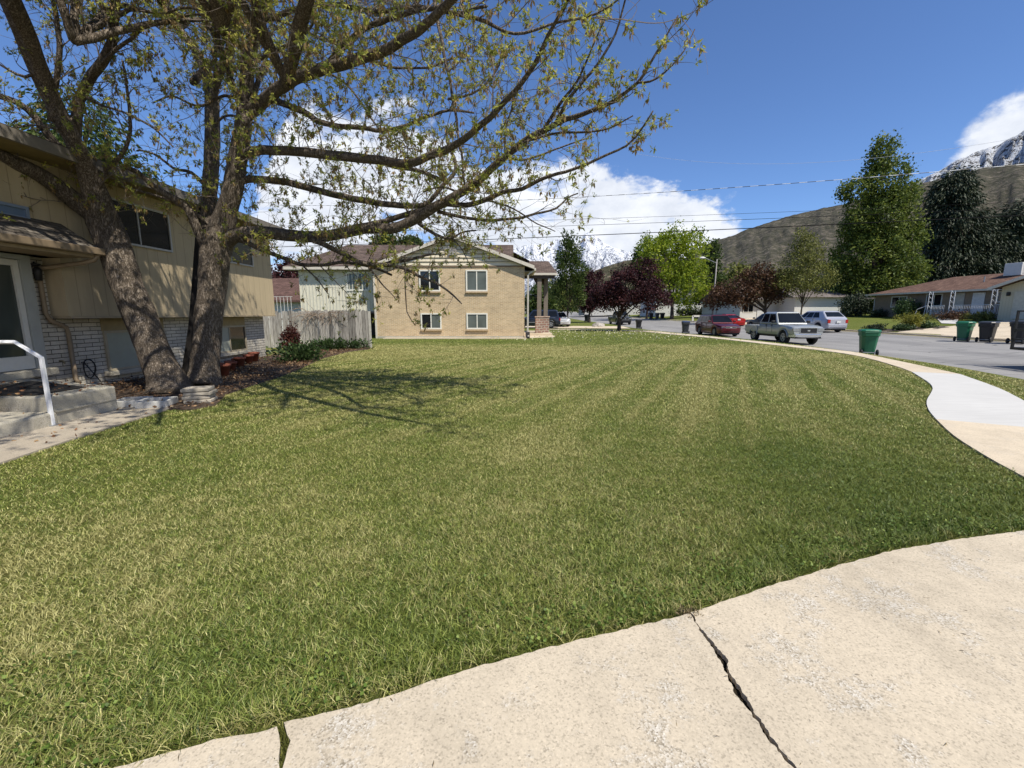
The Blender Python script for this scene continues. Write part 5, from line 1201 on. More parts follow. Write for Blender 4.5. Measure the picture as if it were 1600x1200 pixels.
# distant woods: one mass along the valley floor
def woods():
    C = []
    for k in range(420):
        az = R(RNG.uniform(-12, 46)); r = RNG.uniform(150, 420); x, y = r * math.sin(az), r * math.cos(az)
        if xn(y) - 2 < x < xf(y) + 2 and y < 400: continue
        s = RNG.uniform(2.2, 4.5); C.append((x, y, H(x, y) + s * .8, s * 1.1, s * 1.1, s))
    P, rnd, d = clumps(C, 5200, 9, .9, .5)
    o = leaves('woods', P, 1.5 * (.6 + .8 * RNG.random(len(P))), leafmat('wood_leaves', [(0, (.025, .040, .014)), (.5, (.06, .075, .025)), (.8, (.10, .085, .04)), (1, (.14, .15, .05))], .25), None, .7, rnd)
    tag(o, 'hazy mass of distant trees at the foot of the hills', 'trees', kind='stuff')
woods()

# ================================================================== bushes
def bush(label, x, y, rx, ry, rz, mat, n, per, leaf, z=None, cat='shrub', name='shrub', spread=.07, axis=None, group=None, parts=3, aspect=.55):
    z = H(x, y) if z is None else z; o = thing(name, label, cat, (x, y, z), group); m = MB(); rr = random.Random(int(x * 7 + y * 3))
    for k in range(6): m.tube([(x, y, z - .05), (x + rr.uniform(-.6, .6) * rx, y + rr.uniform(-.6, .6) * ry, z + rz * 1.1)], [.02, .006], 5)
    m.build('stem', M_bark, o)
    B = [(x, y, z + rz * .9, rx, ry, rz)] + [(x + rr.uniform(-.6, .6) * rx, y + rr.uniform(-.6, .6) * ry, z + rz * rr.uniform(.6, 1.0), rx * .5, ry * .5, rz * .6) for k in range(parts)]
    P, rnd, d = clumps(B, n, per, spread, .4); P[:, 2] = np.maximum(P[:, 2], z + .02)
    leaves('foliage', P, leaf * (.6 + .8 * RNG.random(len(P))), mat, o, aspect, rnd, d + np.array([0, 0, .6]) if axis else None)
    return o
g = G(452, 578); bush('dark green leafy shrub at the corner of the split level house', -7.2, 14.5, .85, 1.0, .24, LM['shrub'], 330, 9, .10, 0, spread=.11, axis=1)
bush('low green plants along the foot of the board fence', -7.8, 18.9, 1.1, .45, .20, LM['shrub'], 260, 9, .11, 0, axis=1)
bush('small leafy plant at the right end of the board fence', -6.7, 19.4, .35, .3, .18, LM['shrub'], 90, 8, .09, 0, axis=1)
bush('dark red climbing plant between the house corner and the fence', -8.55, 17.0, .28, .5, .62, LM['vine'], 420, 10, .08, 0, spread=.06)
RP = lambda a, b: RM @ Vector((a, b, 0))
p = G(1428, 505, .4); bx, by = 30.2, 34.0
yb = bush('bright yellow green bush in the mulch island across the street', 30.0, 33.2, .85, .75, .50, LM['yellow'], 360, 12, .11, H(29.9, 33.2) + .25, spread=.10)
bush('low dark shrub left of the yellow bush in the mulch island', 27.9, 33.6, .75, .5, .26, LM['dark'], 220, 10, .12, spread=.08)
bush('low dark shrub under the yellow bush in the mulch island', 29.0, 32.4, .6, .5, .22, LM['shrub'], 200, 10, .11, spread=.08)
bush('low green shrub right of the yellow bush in the mulch island', 31.2, 33.0, .7, .5, .26, LM['shrub'], 220, 10, .11, spread=.08)
q = RP(4.7, -.9); bush('large dark shrub against the wall left of the ranch porch', q.x, q.y, 1.2, 1.0, 1.05, LM['shrub'], 620, 12, .15, spread=.14)
q = RP(1.1, -.6); bush('rounded dark shrub at the left end of the ranch house wall', q.x, q.y, .9, .7, .42, LM['dark'], 300, 10, .12, spread=.1)
q = RP(-2.0, -.2); bush('tall dark shrub beyond the left corner of the ranch house', q.x, q.y + .5, 1.7, 1.2, 1.4, LM['dark'], 650, 12, .2, spread=.16)
q = RP(8.2, -3.2); bush('pale flowering bed plants left of the porch steps', q.x, q.y, 1.2, .9, .28, LM['olive'], 260, 10, .11, spread=.09)
q = RP(10.5, -2.7); bush('dark bushy plants under the white porch railing', q.x, q.y, 1.6, .8, .40, LM['brown'], 330, 10, .13, spread=.1)
q = RP(12.4, -2.6); bush('grey green plants under the right half of the porch railing', q.x, q.y, 1.2, .8, .34, LM['olive'], 280, 10, .12, spread=.1)
for px, t, s, lab in ((1078, 80, 2.2, 'long clipped dark hedge left of the street lamp'), (1120, 78, 1.6, 'dark hedge right of the street lamp')):
    x, y, z = at(px, t); bush(lab, x, y, s * 1.5, 1.2, .65, LM['dark'], 420, 11, .3, cat='hedge', name='hedge', spread=.2)
# mulch island
slabm = plain('mulch', (.07, .055, .04), .95, .35, 8, .9)
def patch(name, cx, cy, rx, ry, mat, dz=.02, kind='structure', seed=0):
    m = MB(); n = 40; vs = [(cx, cy, H(cx, cy) + dz)]
    for ring in (.5, 1):
        for k in range(n):
            a = 2*math.pi*k/n; w = ring * (1 + .12 * math.sin(3*a + seed) + .08 * math.sin(7*a)); x, y = cx + rx*w*math.cos(a), cy + ry*w*math.sin(a); vs.append((x, y, H(x, y) + dz))
    fs = [(0, 1+k, 1+(k+1)%n) for k in range(n)] + [(1+k, 1+n+k, 1+n+(k+1)%n, 1+(k+1)%n) for k in range(n)]
    m.add(vs, fs); o = m.build(name, mat, fix=False); return tag(o, kind=kind)
patch('mulch_bed', 29.8, 33.1, 3.1, 1.5, slabm, .03)

# ================================================================== hills and mountains
def vnoise(x, y, octs=6, seed=0, gain=.5, ridged=False):
    out = 0; a = 1; f = 1; tot = 0
    for k in range(octs):
        v = noise.noise(Vector((x * f + seed, y * f - seed * .7, seed * 1.3 + k)))
        out += a * ((1 - 2 * abs(v)) if ridged else v); tot += a; a *= gain; f *= 2.05
    return out / tot
def polar(name, pts, r0, r1, mat, nr=70, na=320, gully=.25, seed=1, back=1.35, jitter=.012, base=0):
    A = []
    for px, py in pts:
        d = ray(px, py); A.append((math.atan2(d.x, d.y), d.z / math.hypot(d.x, d.y)))
    az = [a for a, _ in A]; te = [e for _, e in A]; V = []; 
    for j in range(nr + 8):
        s = j / (nr - 1)
        for i in range(na):
            a = az[0] + (az[-1] - az[0]) * i / (na - 1); E = float(np.interp(a, az, te)); E += E * jitter * 2 * vnoise(a * 60, seed, 4, seed)
            if s <= 1:
                r = r0 + (r1 - r0) * s; g = s ** 1.25
                q = vnoise(a * 26 + .6 * s, s * 2.2, 6, seed, .55, True); g *= 1 + gully * (q - .55) * (1 - s) ** .5 * 1.2
                hgt = CH + (E * r1) * g; hgt = min(hgt, CH + E * r * (.995 if s < .99 else 1))
            else:
                r = r1 * (1 + (s - 1) * back * 3); hgt = (CH + E * r1) * max(0, 1 - (s - 1) * 6)
            hgt = hgt + base * (1 - min(1, s)); V.append((r * math.sin(a), r * math.cos(a), hgt))
    n = na; Fq = np.array([(j*n+i, j*n+i+1, (j+1)*n+i+1, (j+1)*n+i) for j in range(nr + 7) for i in range(n - 1)])
    o = np_mesh(name, np.array(V), None, mat, quads=Fq, smooth=True); return tag(o, kind='structure')
def hillmat(name, cols, veg, sc_=.01, vs=.02):
    t = NT(name); p = t.pos('World'); s = t.sep(p)
    n = t.noise(t.map(p, (1, 1, 1)), sc_, 9, .65); col = t.ramp(n, [(.32, cols[0]), (.5, cols[1]), (.68, cols[2])])
    v = t.noise(p, vs * 2.2, 9, .75); vf = t.noise(p, sc_ * 14, 6, .75)
    k = t.ramp(t.math('ADD', t.math('MULTIPLY', v, .6), t.math('MULTIPLY', vf, .4)), [(.45, 0), (.50, 1)]); col = t.mix(t.math('MULTIPLY', k, .9), col, veg)
    t.bump(t.noise(p, sc_ * 3, 8, .7), 1.0, 14)
    return t.done(col, .95, .05)
def snowmat(name, lo, hi, rock1, rock2, f=.0012, snowc=(.78, .81, .86)):
    t = NT(name); p = t.pos('World'); s = t.sep(p); g = t.N.new('ShaderNodeNewGeometry'); nz = t.sep(g.outputs['Normal'])[2]
    n = t.noise(p, f * 7, 10, .68); st = t.noise(t.map(p, (1.4, 1.4, .8), rot=(.3, .5, .5)), f * 26, 7, .72)
    hgt = t.rng(s[2], lo, hi, 0, 1)
    k = t.math('ADD', t.math('ADD', t.math('MULTIPLY', hgt, .42), t.math('MULTIPLY', t.math('SUBTRACT', n, .5), 1.6)), t.math('MULTIPLY', t.math('SUBTRACT', st, .5), 2.2))
    m = t.ramp(k, [(.24, 0), (.34, 1)]); rock = t.ramp(n, [(.35, rock1), (.65, rock2)])
    t.bump(t.math('ADD', n, t.math('MULTIPLY', st, .6)), 1.0, 90)
    return t.done(t.mix(m, rock, snowc), .9, .1)
hm = hillmat('brown_hillside', [(.095, .082, .068), (.155, .133, .108), (.25, .215, .165)], (.050, .052, .034), .012, .03)
polar('hill', [(1020,470),(1080,392),(1111,379),(1150,366),(1177,355),(1210,345),(1242,335),(1280,327),(1314,319),(1370,304),(1434,288),(1470,278),(1502,270),(1535,264),(1570,259),(1600,254),(1700,232),(1850,210),(2200,190)], 260, 1500, hm, seed=3, jitter=.012, gully=.12)
polar('foothill', [(820,478),(860,452),(900,432),(925,424),(950,416),(975,408),(1000,402),(1020,398),(1060,405),(1130,420),(1200,408),(1240,398),(1330,420),(1500,450)], 240, 760, hillmat('tan_foothill', [(.12, .10, .065), (.20, .165, .11), (.30, .25, .17)], (.05, .055, .028), .03, .07), seed=8, jitter=.03)
polar('snowy_mountain', [(1300,345),(1360,318),(1410,296),(1437,281),(1470,265),(1500,250),(1519,241),(1545,231),(1567,222),(1585,212),(1600,205),(1680,170),(1800,130),(2100,90)], 2400, 5200, snowmat('ridge_snow', -700, 1300, (.06, .058, .06), (.12, .11, .105), .0013), seed=5, gully=.5, jitter=.014)
polar('far_snowy_mountain', [(480,430),(560,402),(620,392),(680,396),(740,380),(790,392),(820,384),(850,380),(875,374),(900,371),(912,367),(922,362),(931,369),(945,381),(965,389),(985,394),(1000,400),(1025,410),(1060,425),(1120,450)], 6500, 11000, snowmat('peak_snow', -200, 1500, (.17, .19, .24), (.26, .28, .33), .0007), seed=12, gully=.75, jitter=.012, nr=90)  # rock tinted blue-grey, distance haze put into its colour
# ================================================================== the two leaning trunks
def barkmat():
    t = NT('furrowed_bark'); p = t.pos('Object'); n0 = t.N.new('ShaderNodeTexNoise'); t.L.new(p, n0.inputs['Vector']); n0.inputs['Scale'].default_value = 5; n0.inputs['Detail'].default_value = 4
    wp = t.N.new('ShaderNodeVectorMath'); wp.operation = 'MULTIPLY_ADD'; t.L.new(n0.outputs['Color'], wp.inputs[0]); wp.inputs[1].default_value = (.09, .09, .25); t.L.new(p, wp.inputs[2])
    q = t.map(wp.outputs[0], (1, 1, .17)); a = t.noise(q, 40, 4, .6); rg = t.math('ABSOLUTE', t.math('SUBTRACT', a, .5)); rg = t.rng(rg, 0, .11, 0, 1)
    n = t.noise(t.map(wp.outputs[0], (1, 1, .4)), 60, 5, .7); big = t.noise(p, 1.6, 5, .6)
    h = t.math('ADD', t.math('MULTIPLY', rg, .6), t.math('MULTIPLY', n, .5))
    col = t.ramp(h, [(.16, (.036, .027, .019)), (.48, (.18, .145, .112)), (.96, (.31, .26, .21))])
    col = t.mix(1, col, t.ramp(big, [(.3, .75), (.7, 1.2)]), 'MULTIPLY')
    t.bump(h, 1.0, .03); return t.done(col, .95, .1)
M_bk = barkmat()
M_twig = plain('twig_bark', (.15, .122, .098), .8, .45, 3)
def smooth(pts, rad, step=.12):
    pts = [Vector(p) for p in pts]; X = list(range(len(pts))); out, ro = [], []
    for i in range(len(pts) - 1):
        n = max(2, int((pts[i+1] - pts[i]).length / step))
        for k in range(n):
            q = i + k / n; out.append(Vector([_cr(X, [p[c] for p in pts], q) for c in range(3)])); ro.append(rad[i] + (rad[i+1] - rad[i]) * k / n)
    out.append(pts[-1]); ro.append(rad[-1]); return out, ro
def rough_tube(m, pts, rad, sides, amp=.10, seed=0):
    o = len(m.v); m.tube(pts, rad, sides, cap=True)
    for i in range(len(pts)):
        for k in range(sides):
            j = o + i * sides + k; v = Vector(m.v[j]); c = pts[i]; d = v - c
            if d.length < .02: continue
            q = 1 + amp * noise.noise(Vector((d.x / rad[i] * 2.1, d.y / rad[i] * 2.1, v.z * 1.6 + seed))) * 1.2 + amp * .6 * noise.noise(Vector((d.x * 22, d.y * 22, v.z * 4 + seed)))
            m.v[j] = tuple(c + d * q)
def limb(spec):   # (px,py,t,rpx)
    return [P3(a, b, t) for a, b, t, r in spec], [r / F * t * .97 / math.sqrt(1 + ((a - 800) / F) ** 2) for a, b, t, r in spec]
def lin(pts, t0, t1, r0, r1):   # list of (px,py) with distance and radius running linearly
    n = len(pts) - 1; return [(a, b, t0 + (t1 - t0) * k / n, r0 + (r1 - r0) * k / n) for k, (a, b) in enumerate(pts)]
TA = dict(trunk=[(266,632,8.75,34),(264,608,8.8,32),(256,585,8.8,28),(245,560,8.85,26),(222,502,8.85,25),(198,442,8.8,26),(182,395,8.75,28),(163,350,8.7,28),(150,305,8.5,21),(135,262,8.2,17),(112,215,7.8,15),(88,170,7.5,15),(62,110,7.1,17),(40,55,6.7,18),(15,0,6.3,19),(-15,-70,6.0,20)],
  limbs=[
   [(168,352,8.7,24),(130,322,8.5,20),(95,296,8.2,18),(60,272,7.9,17),(28,256,7.6,17),(-10,238,7.3,16),(-70,205,6.9,15)],
   lin([(118,222),(121,170),(138,127),(160,97),(173,68),(178,28),(182,-10),(190,-70)],7.9,7.2,10,8),
   lin([(78,190),(84,150),(90,119),(92,71),(88,28),(80,-15)],7.5,7.0,6,4.5),
   lin([(122,255),(98,235),(76,212),(55,184),(28,161),(0,150),(-40,140)],8.1,7.2,9,6),
   lin([(152,300),(165,266),(184,251),(196,232),(203,205),(204,184),(200,150),(198,127),(191,95)],8.4,7.6,5,2),
   lin([(160,97),(185,75),(215,50),(245,38),(290,25),(330,22)],7.4,7.0,4,2),
   lin([(132,150),(160,165),(200,178),(240,200),(270,230)],7.7,7.3,3,1.5),
   lin([(62,110),(40,120),(15,110),(-10,95)],7.1,6.9,4,2),
   lin([(178,28),(210,15),(250,20),(300,12),(360,30)],7.2,6.6,4,1.5),
   lin([(120,180),(90,200),(50,195),(10,205)],7.7,7.2,3,1.5),
   # canopy over the lawn above the frame, whose shadow lies on the grass
   [(15,-10,6.3,9),(60,-110,5.6,8),(200,-240,5.2,7),(380,-360,4.9,5),(560,-470,4.7,3)],
  ])
TB = dict(trunk=[(316,632,9.35,36),(318,606,9.4,31),(320,575,9.4,26),(323,540,9.4,25),(329,470,9.4,25),(335,420,9.4,27),(340,385,9.4,28),(346,362,9.4,25),(354,330,9.3,20),(363,300,9.2,18.5),(371,255,9.1,17),(379,205,8.9,15),(384,160,8.7,13),(388,100,8.5,12.5),(396,60,8.3,12),(408,20,8.1,11),(424,-30,7.9,10),(440,-100,7.7,9)],
  limbs=[
   [(336,392,9.4,18),(328,350,9.5,15),(328,300,9.6,13),(331,245,9.7,12.5),(332,195,9.7,12.5),(331,150,9.7,12),(322,118,9.7,9),(303,75,9.6,7.5),(268,32,9.4,7),(250,-20,9.2,6)],
   lin([(331,150),(343,112),(356,88),(366,55),(374,0),(380,-50)],9.7,9.3,9,6),
   lin([(322,388),(305,350),(290,322),(264,306),(238,290),(214,268),(196,262)],9.3,8.4,9,4),
   lin([(388,178),(404,164),(422,150),(447,132),(480,115),(512,106),(555,95),(592,82),(630,62),(660,42),(692,12),(720,-15),(760,-60)],8.8,4.2,12,5.5),
   lin([(510,107),(525,85),(552,60),(570,45),(605,30),(640,20),(700,8)],7.5,5.4,6.5,3),
   lin([(420,154),(442,161),(475,175),(500,190),(530,197),(567,200),(597,205),(630,197),(667,182),(702,172),(740,176)],8.7,7.9,6,1.5),
   lin([(376,246),(392,238),(410,235),(455,236),(505,241),(555,246),(592,250),(637,255),(667,245),(705,230),(735,210),(762,187),(779,170),(805,142),(836,100),(857,55),(881,13),(900,-30)],9.0,4.4,9.5,2.2),
   lin([(590,250),(610,257),(630,262),(665,270),(700,284)],8.4,8.2,5,2.5),
   lin([(362,290),(380,282),(400,280),(447,284),(494,297),(541,308),(587,316),(625,321),(652,322),(666,319),(678,308),(694,287),(709,272),(712,253),(700,225),(697,198)],9.2,9.0,7,2),
   [(348,385,9.4,16),(362,371,9.3,13),(405,363,9.2,11),(450,368,9.1,10),(478,371,9.0,9.5),(509,369,8.9,9),(541,363,8.75,9),(575,357,8.6,8.5),(619,356,8.45,8),(650,341,8.3,8),(681,323,8.2,7.5),(712,306,8.05,7),(744,284,7.9,6.5),(776,257,7.7,6),(815,223,7.4,5.2),(847,205,7.1,4.8),(884,187,6.8,4.2),(923,173,6.5,3.6),(962,155,6.2,3.2),(997,129,5.9,2.6),(1015,100,5.8,2.2),(1036,66,5.65,1.7),(1060,24,5.5,1)],
   lin([(997,129),(1016,127),(1039,113),(1067,81),(1086,45)],5.9,5.6,2,1),
   lin([(541,362),(575,352),(603,345),(644,333),(666,328),(695,318)],8.8,8.4,5,4),
   lin([(697,318),(728,320),(759,312),(784,302),(816,294),(844,281),(870,272),(897,264),(936,247),(978,228),(1002,202),(1020,174)],8.3,6.4,4.5,1.2),
   lin([(684,330),(712,337),(759,344),(806,342),(837,334),(869,325),(887,309),(903,302)],8.5,8.2,3,1),
   lin([(650,345),(668,360),(690,370),(706,372),(719,364),(744,360)],8.5,8.3,3,1.2),
   lin([(706,372),(718,385),(728,400),(737,420)],8.4,8.3,1.2,.6),
   lin([(485,373),(510,384),(540,398),(565,411),(602,414),(634,421),(660,435),(687,446),(709,461),(722,474)],8.9,8.3,5,1),
   lin([(602,412),(630,408),(650,403),(664,399),(679,398)],8.7,8.5,3,1.5),
   lin([(352,374),(378,376),(404,388),(424,396),(446,404),(470,413),(500,414),(540,410),(580,417),(612,430)],9.4,8.9,5,1.8),
   lin([(470,413),(484,425),(500,442),(513,459)],9.1,9.0,1.8,.7),
   lin([(576,418),(590,434),(600,448),(618,466)],8.9,8.8,1.8,.7),
   lin([(632,400),(633,430),(634,460),(636,488),(648,508)],8.6,8.6,1.2,.7),
   lin([(676,-30),(680,12),(692,75),(705,137),(715,200),(722,250),(727,288)],7.2,7.2,3,1.6),
   lin([(408,22),(440,34),(455,40),(492,55),(530,72),(580,84)],8.2,7.6,3,1.2),
   lin([(500,112),(525,120),(555,147),(585,192),(617,225),(660,236)],8.3,7.9,2.2,.8),
   lin([(575,92),(617,105),(667,106),(705,92),(730,85)],8.0,7.5,2.6,1),
   lin([(836,100),(815,130),(803,150),(800,170),(790,200),(789,238)],6.3,6.6,2.4,1),
   lin([(847,207),(870,170),(892,142),(910,110),(928,66),(945,30)],7.1,5.9,3,1),
   lin([(868,193),(886,160),(905,134),(936,97),(962,52),(976,0),(985,-30)],6.9,5.8,3,1.2),
   lin([(700,18),(747,31),(768,40),(792,49),(818,51),(857,39),(910,29),(949,13),(975,-10)],5.6,4.6,3.2,1.2),
   lin([(700,155),(725,150),(752,139),(779,102),(785,68)],7.6,7.3,2.2,1),
   lin([(815,224),(857,210),(897,207),(936,205),(965,195),(989,181)],7.2,6.2,2.2,1),
   lin([(402,36),(440,22),(480,10),(530,8),(590,18),(650,10),(710,20),(760,10)],8.2,5.2,5,2.2),
   lin([(330,300),(300,270),(270,262),(240,240),(215,235)],9.6,9.2,4,1.5),
   lin([(384,160),(350,150),(310,165),(270,150),(240,160)],8.7,8.0,3.5,1.5),
   lin([(331,200),(355,180),(400,195),(430,230)],9.7,9.3,3,1.2),
   lin([(388,100),(430,80),(470,60),(500,20)],8.5,8.0,4,2),
   lin([(340,360),(300,330),(262,312),(225,300),(190,292)],9.4,8.6,4,1.5),
   lin([(744,284),(720,300),(690,292),(660,300)],8.2,8.3,2.5,1),
   lin([(790,243),(815,250),(850,240),(890,225),(920,215)],8.0,7.6,2.2,.9),
   lin([(760,312),(800,325),(840,350),(868,362)],8.3,8.2,1.6,.7),
   [(760,-60,4.2,5.5),(860,-130,3.9,5),(960,-180,3.7,4),(1060,-200,3.6,2.5)],
   [(424,-30,7.9,8),(520,-120,6.6,7),(640,-220,5.6,6),(740,-320,5.0,4),(820,-430,4.7,2.5)],
   [(440,-100,7.7,7),(440,-220,6.9,6),(500,-340,6.3,5),(600,-450,5.9,3)],
  ])
TB['k'] = .93; TA['k'] = 1.10
# crown above the frame (metres), whose branches shade the house wall and the grass
TB['high'] = [
   [(-3.6,7.6,5.2,.09),(-2.2,6.0,6.0,.085),(-.6,4.6,6.3,.07),(.8,3.5,6.2,.05),(1.9,2.9,5.9,.02)],
   [(-4.4,7.4,5.8,.10),(-3.6,5.6,6.6,.085),(-2.8,4.0,6.9,.06),(-1.8,2.6,6.8,.03)],
   [(-1.6,5.4,6.1,.06),(-1.0,4.6,6.9,.045),(-.4,3.4,7.2,.02)],
   [(-2.8,4.0,6.9,.05),(-3.2,2.8,7.2,.04),(-3.0,1.6,7.2,.02)],
   [(-2.9,4.6,6.8,.035),(-4.0,3.6,7.0,.025),(-5.0,2.9,7.0,.012)],
   [(-4.6,8.1,7.6,.08),(-5.6,6.6,8.4,.06),(-6.6,5.2,8.8,.03)],
   [(-4.4,8.6,7.4,.08),(-3.6,9.8,8.3,.06),(-2.6,11.2,8.8,.03)],
   [(-6.0,9.0,6.8,.08),(-7.0,8.0,7.8,.06),(-8.2,7.4,8.4,.03)],
   [(-6.2,9.3,6.0,.07),(-6.6,10.6,7.0,.05),(-6.8,12.0,7.6,.03)],
   [(-5.0,8.4,6.6,.06),(-5.6,10.0,7.0,.05),(-5.4,11.8,7.4,.025)]]
def wild(n, seed, roots, box):
    rr = random.Random(seed); out = []
    for k in range(n):
        a = Vector(rr.choice(roots)); b = Vector([rr.uniform(*q) for q in box]); m_ = a.lerp(b, .5) + Vector((rr.uniform(-.3, .3), rr.uniform(-.3, .3), rr.uniform(.1, .5)))
        out.append([(*a, .055), (*m_, .04), (*b, .016)])
    return out
TB['high'] += wild(6, 5, [(-5.0, 8.6, 6.4), (-4.6, 8.2, 7.4), (-5.2, 9.2, 5.2)], [(-7.6, -5.2), (8.0, 12.5), (6.6, 9.0)]) + wild(4, 8, [(-3.6, 7.6, 5.2), (-4.4, 7.4, 5.8)], [(-4.6, -1.0), (3.2, 6.0), (6.2, 7.6)])
TA['high'] = wild(5, 6, [(-7.1, 7.2, 5.2), (-7.0, 6.6, 5.8), (-6.6, 7.3, 5.6)], [(-8.0, -5.6), (5.6, 9.6), (6.2, 8.4)]) + wild(7, 16, [(-6.4, 5.2, 6.6), (-5.6, 4.6, 6.9)], [(-5.6, -2.6), (1.4, 3.8), (5.8, 7.4)]) + [
   [(-7.0,6.4,6.0,.09),(-6.4,5.2,6.8,.06),(-5.6,4.0,7.2,.03)],
   [(-7.2,6.6,5.6,.08),(-6.0,6.2,6.4,.05),(-4.8,5.8,6.8,.02)],
   [(-7.2,6.2,5.8,.07),(-7.6,4.8,6.8,.05),(-7.8,3.6,7.2,.03)],
   [(-6.6,7.3,5.6,.06),(-5.8,8.2,6.4,.04),(-5.2,9.2,7.0,.02)]]
def grow(T, label, name, seed, dens, parent_loc):
    rr = random.Random(seed); o = thing(name, label, 'tree', parent_loc, 'pair of large trees by the porch')
    m = MB(); p, r = limb(T['trunk']); r = [v * T.get('k', 1) for v in r]; p[0].z = -.15; p, r = smooth(p, r, .10)
    for i in range(len(p)):   # root flare
        if p[i].z < .5: r[i] *= 1 + .14 * ((.5 - p[i].z) / .5) ** 2
    rough_tube(m, p, r, 40, .13, seed); skel = [(p, r, 0)]
    for L_ in T['limbs'] + T['high']:
        q, s = limb(L_) if len(L_[0]) == 4 and L_[0][3] >= 1 else ([Vector(w[:3]) for w in L_], [w[3] for w in L_])
        q, s = smooth(q, s, .12)
        for i in range(2, len(q)):
            w = .018; q[i] = q[i] + Vector([noise.noise(q[i] * 3 + Vector((seed, c * 7, 0))) * w for c in range(3)])
        rough_tube(m, q, s, 14 if s[0] > .06 else 8, .12, seed); skel.append((q, s, 1))
    trunk = m.build('trunk', M_bk, o, smooth=True, fix=False)
    # branchlets
    tw = MB(); tips = []; Z = Vector((0, 0, 1))
    def shoot(a, d, ln, r0, depth, droop, lf=.22):
        n = max(4, int(ln / .09)); pts = [a]; d = d.normalized(); cv = Vector((rr.gauss(0, 1), rr.gauss(0, 1), rr.gauss(0, .6))) * .10
        for k in range(n):
            d = (d + cv * .6 + Vector((rr.gauss(0, .10), rr.gauss(0, .10), rr.gauss(0, .10) + droop))).normalized(); pts.append(pts[-1] + d * ln / n)
        tw.tube(pts, [r0 * (1 - .75 * k / n) for k in range(n + 1)], 4 if r0 > .006 else 3, cap=False)
        if depth > 0:
            for k in range(1, n):
                if rr.random() < (.62 if depth == 2 else .40):
                    dd = (pts[k+1] - pts[k]).normalized(); sd = dd.cross(Vector((rr.gauss(0,1), rr.gauss(0,1), rr.gauss(0,1)))).normalized()
                    shoot(pts[k], dd * .6 + sd + Z * .22, ln * rr.uniform(.30, .62), r0 * .55, depth - 1, droop - .01, lf)
        for k in range(max(1, n // 2), n + 1):
            if rr.random() < (lf if k < n else min(.9, lf * 3.4)): tips.append((pts[k], (pts[k] - pts[k-1]).normalized()))
    for q, s, kind in skel:
        acc = 0; nxt = rr.uniform(.1, .3)
        for i in range(1, len(q) - 1):
            acc += (q[i] - q[i-1]).length
            if kind == 0 and q[i].z < 3.0: continue
            if acc > nxt:
                acc = 0; nxt = rr.uniform(.14, .34) / dens * (1.5 if kind == 0 else 1)
                if q[i].z > 9 : nxt *= 1.3
                dd = (q[i+1] - q[i]).normalized(); sd = dd.cross(Vector((rr.gauss(0,1), rr.gauss(0,1), rr.gauss(0,1)))).normalized()
                thick = s[i]; ln = rr.uniform(.35, 1.25) * (1.1 if thick > .03 else .8)
                shoot(q[i] + sd * thick * .5, dd * .8 + sd + Z * .30, ln, min(thick * .4, rr.uniform(.006, .013)), 2 if ln > .6 else 1, rr.choice([-.03, -.01, .02, .04]))
    # long thin arching whips, nearly bare
    for q, s, kind in skel:
        for i in range(6, len(q) - 1, 4 if kind else 7):
            if q[i].z < 2.9 or q[i].x > .9 or rr.random() < .3: continue
            dd = (q[i+1] - q[i]).normalized(); sd = dd.cross(Vector((rr.gauss(0,1), rr.gauss(0,1), rr.gauss(0,1)))).normalized()
            shoot(q[i], dd * rr.uniform(.5, 1.3) + sd + Z * .2, rr.uniform(.8, 2.0), rr.uniform(.0045, .008), 1, rr.uniform(-.07, .01), .10)
    tw.build('twigs', M_twig, o, fix=False)
    # flower and leaf tufts at the twig ends
    n = len(tips); C = np.array([tuple(t[0]) for t in tips]); D = np.array([tuple(t[1]) for t in tips])
    per = 10; P = np.repeat(C, per, 0) + RNG.normal(size=(n * per, 3)) * .012; Dn = np.repeat(D, per, 0)
    ax = unit(n * per) + Dn * .5 + np.array([0, 0, .15]); base = np.repeat(RNG.random(n), per); rnd = np.clip(base * .55 + RNG.random(n * per) * .35, 0, .86)
    sz = np.repeat(.6 + .8 * RNG.random(n), per) * .055 * (.7 + .6 * RNG.random(n * per))
    # hanging brown tassels
    k = RNG.random(n) < .40; per2 = 6; Ct = np.repeat(C[k], per2, 0); m2 = len(Ct); P2 = Ct + RNG.normal(size=(m2, 3)) * .014 - np.array([0, 0, .01])
    ax2 = np.tile([0, 0, -1.], (m2, 1)) + RNG.normal(size=(m2, 3)) * .22; P = np.concatenate([P, P2]); ax = np.concatenate([ax, ax2])
    rnd = np.concatenate([rnd, .9 + .1 * RNG.random(m2)]); sz = np.concatenate([sz, .075 * (.6 + .7 * RNG.random(m2))])
    lf = leaves('foliage', P, sz, M_tuft, o, .34, rnd, ax)
    print(name, 'tips', n, 'leaves', len(P), 'twigfaces', len(tw.f)); return o
M_tuft = leafmat('spring_tufts', [(0, (.12, .16, .035)), (.35, (.28, .31, .065)), (.7, (.52, .51, .11)), (.86, (.68, .63, .18)), (.90, (.24, .165, .07)), (1, (.38, .27, .12))], .48)
grow(TA, 'large leaning tree, left and more tilted of the two trunks before the house', 'deciduous_tree', 21, 1.0, (-7.0, 8.7, 0))
grow(TB, 'large upright forked tree, the right trunk, its low limbs reaching over the lawn', 'deciduous_tree', 34, .95, (-6.7, 9.3, 0))
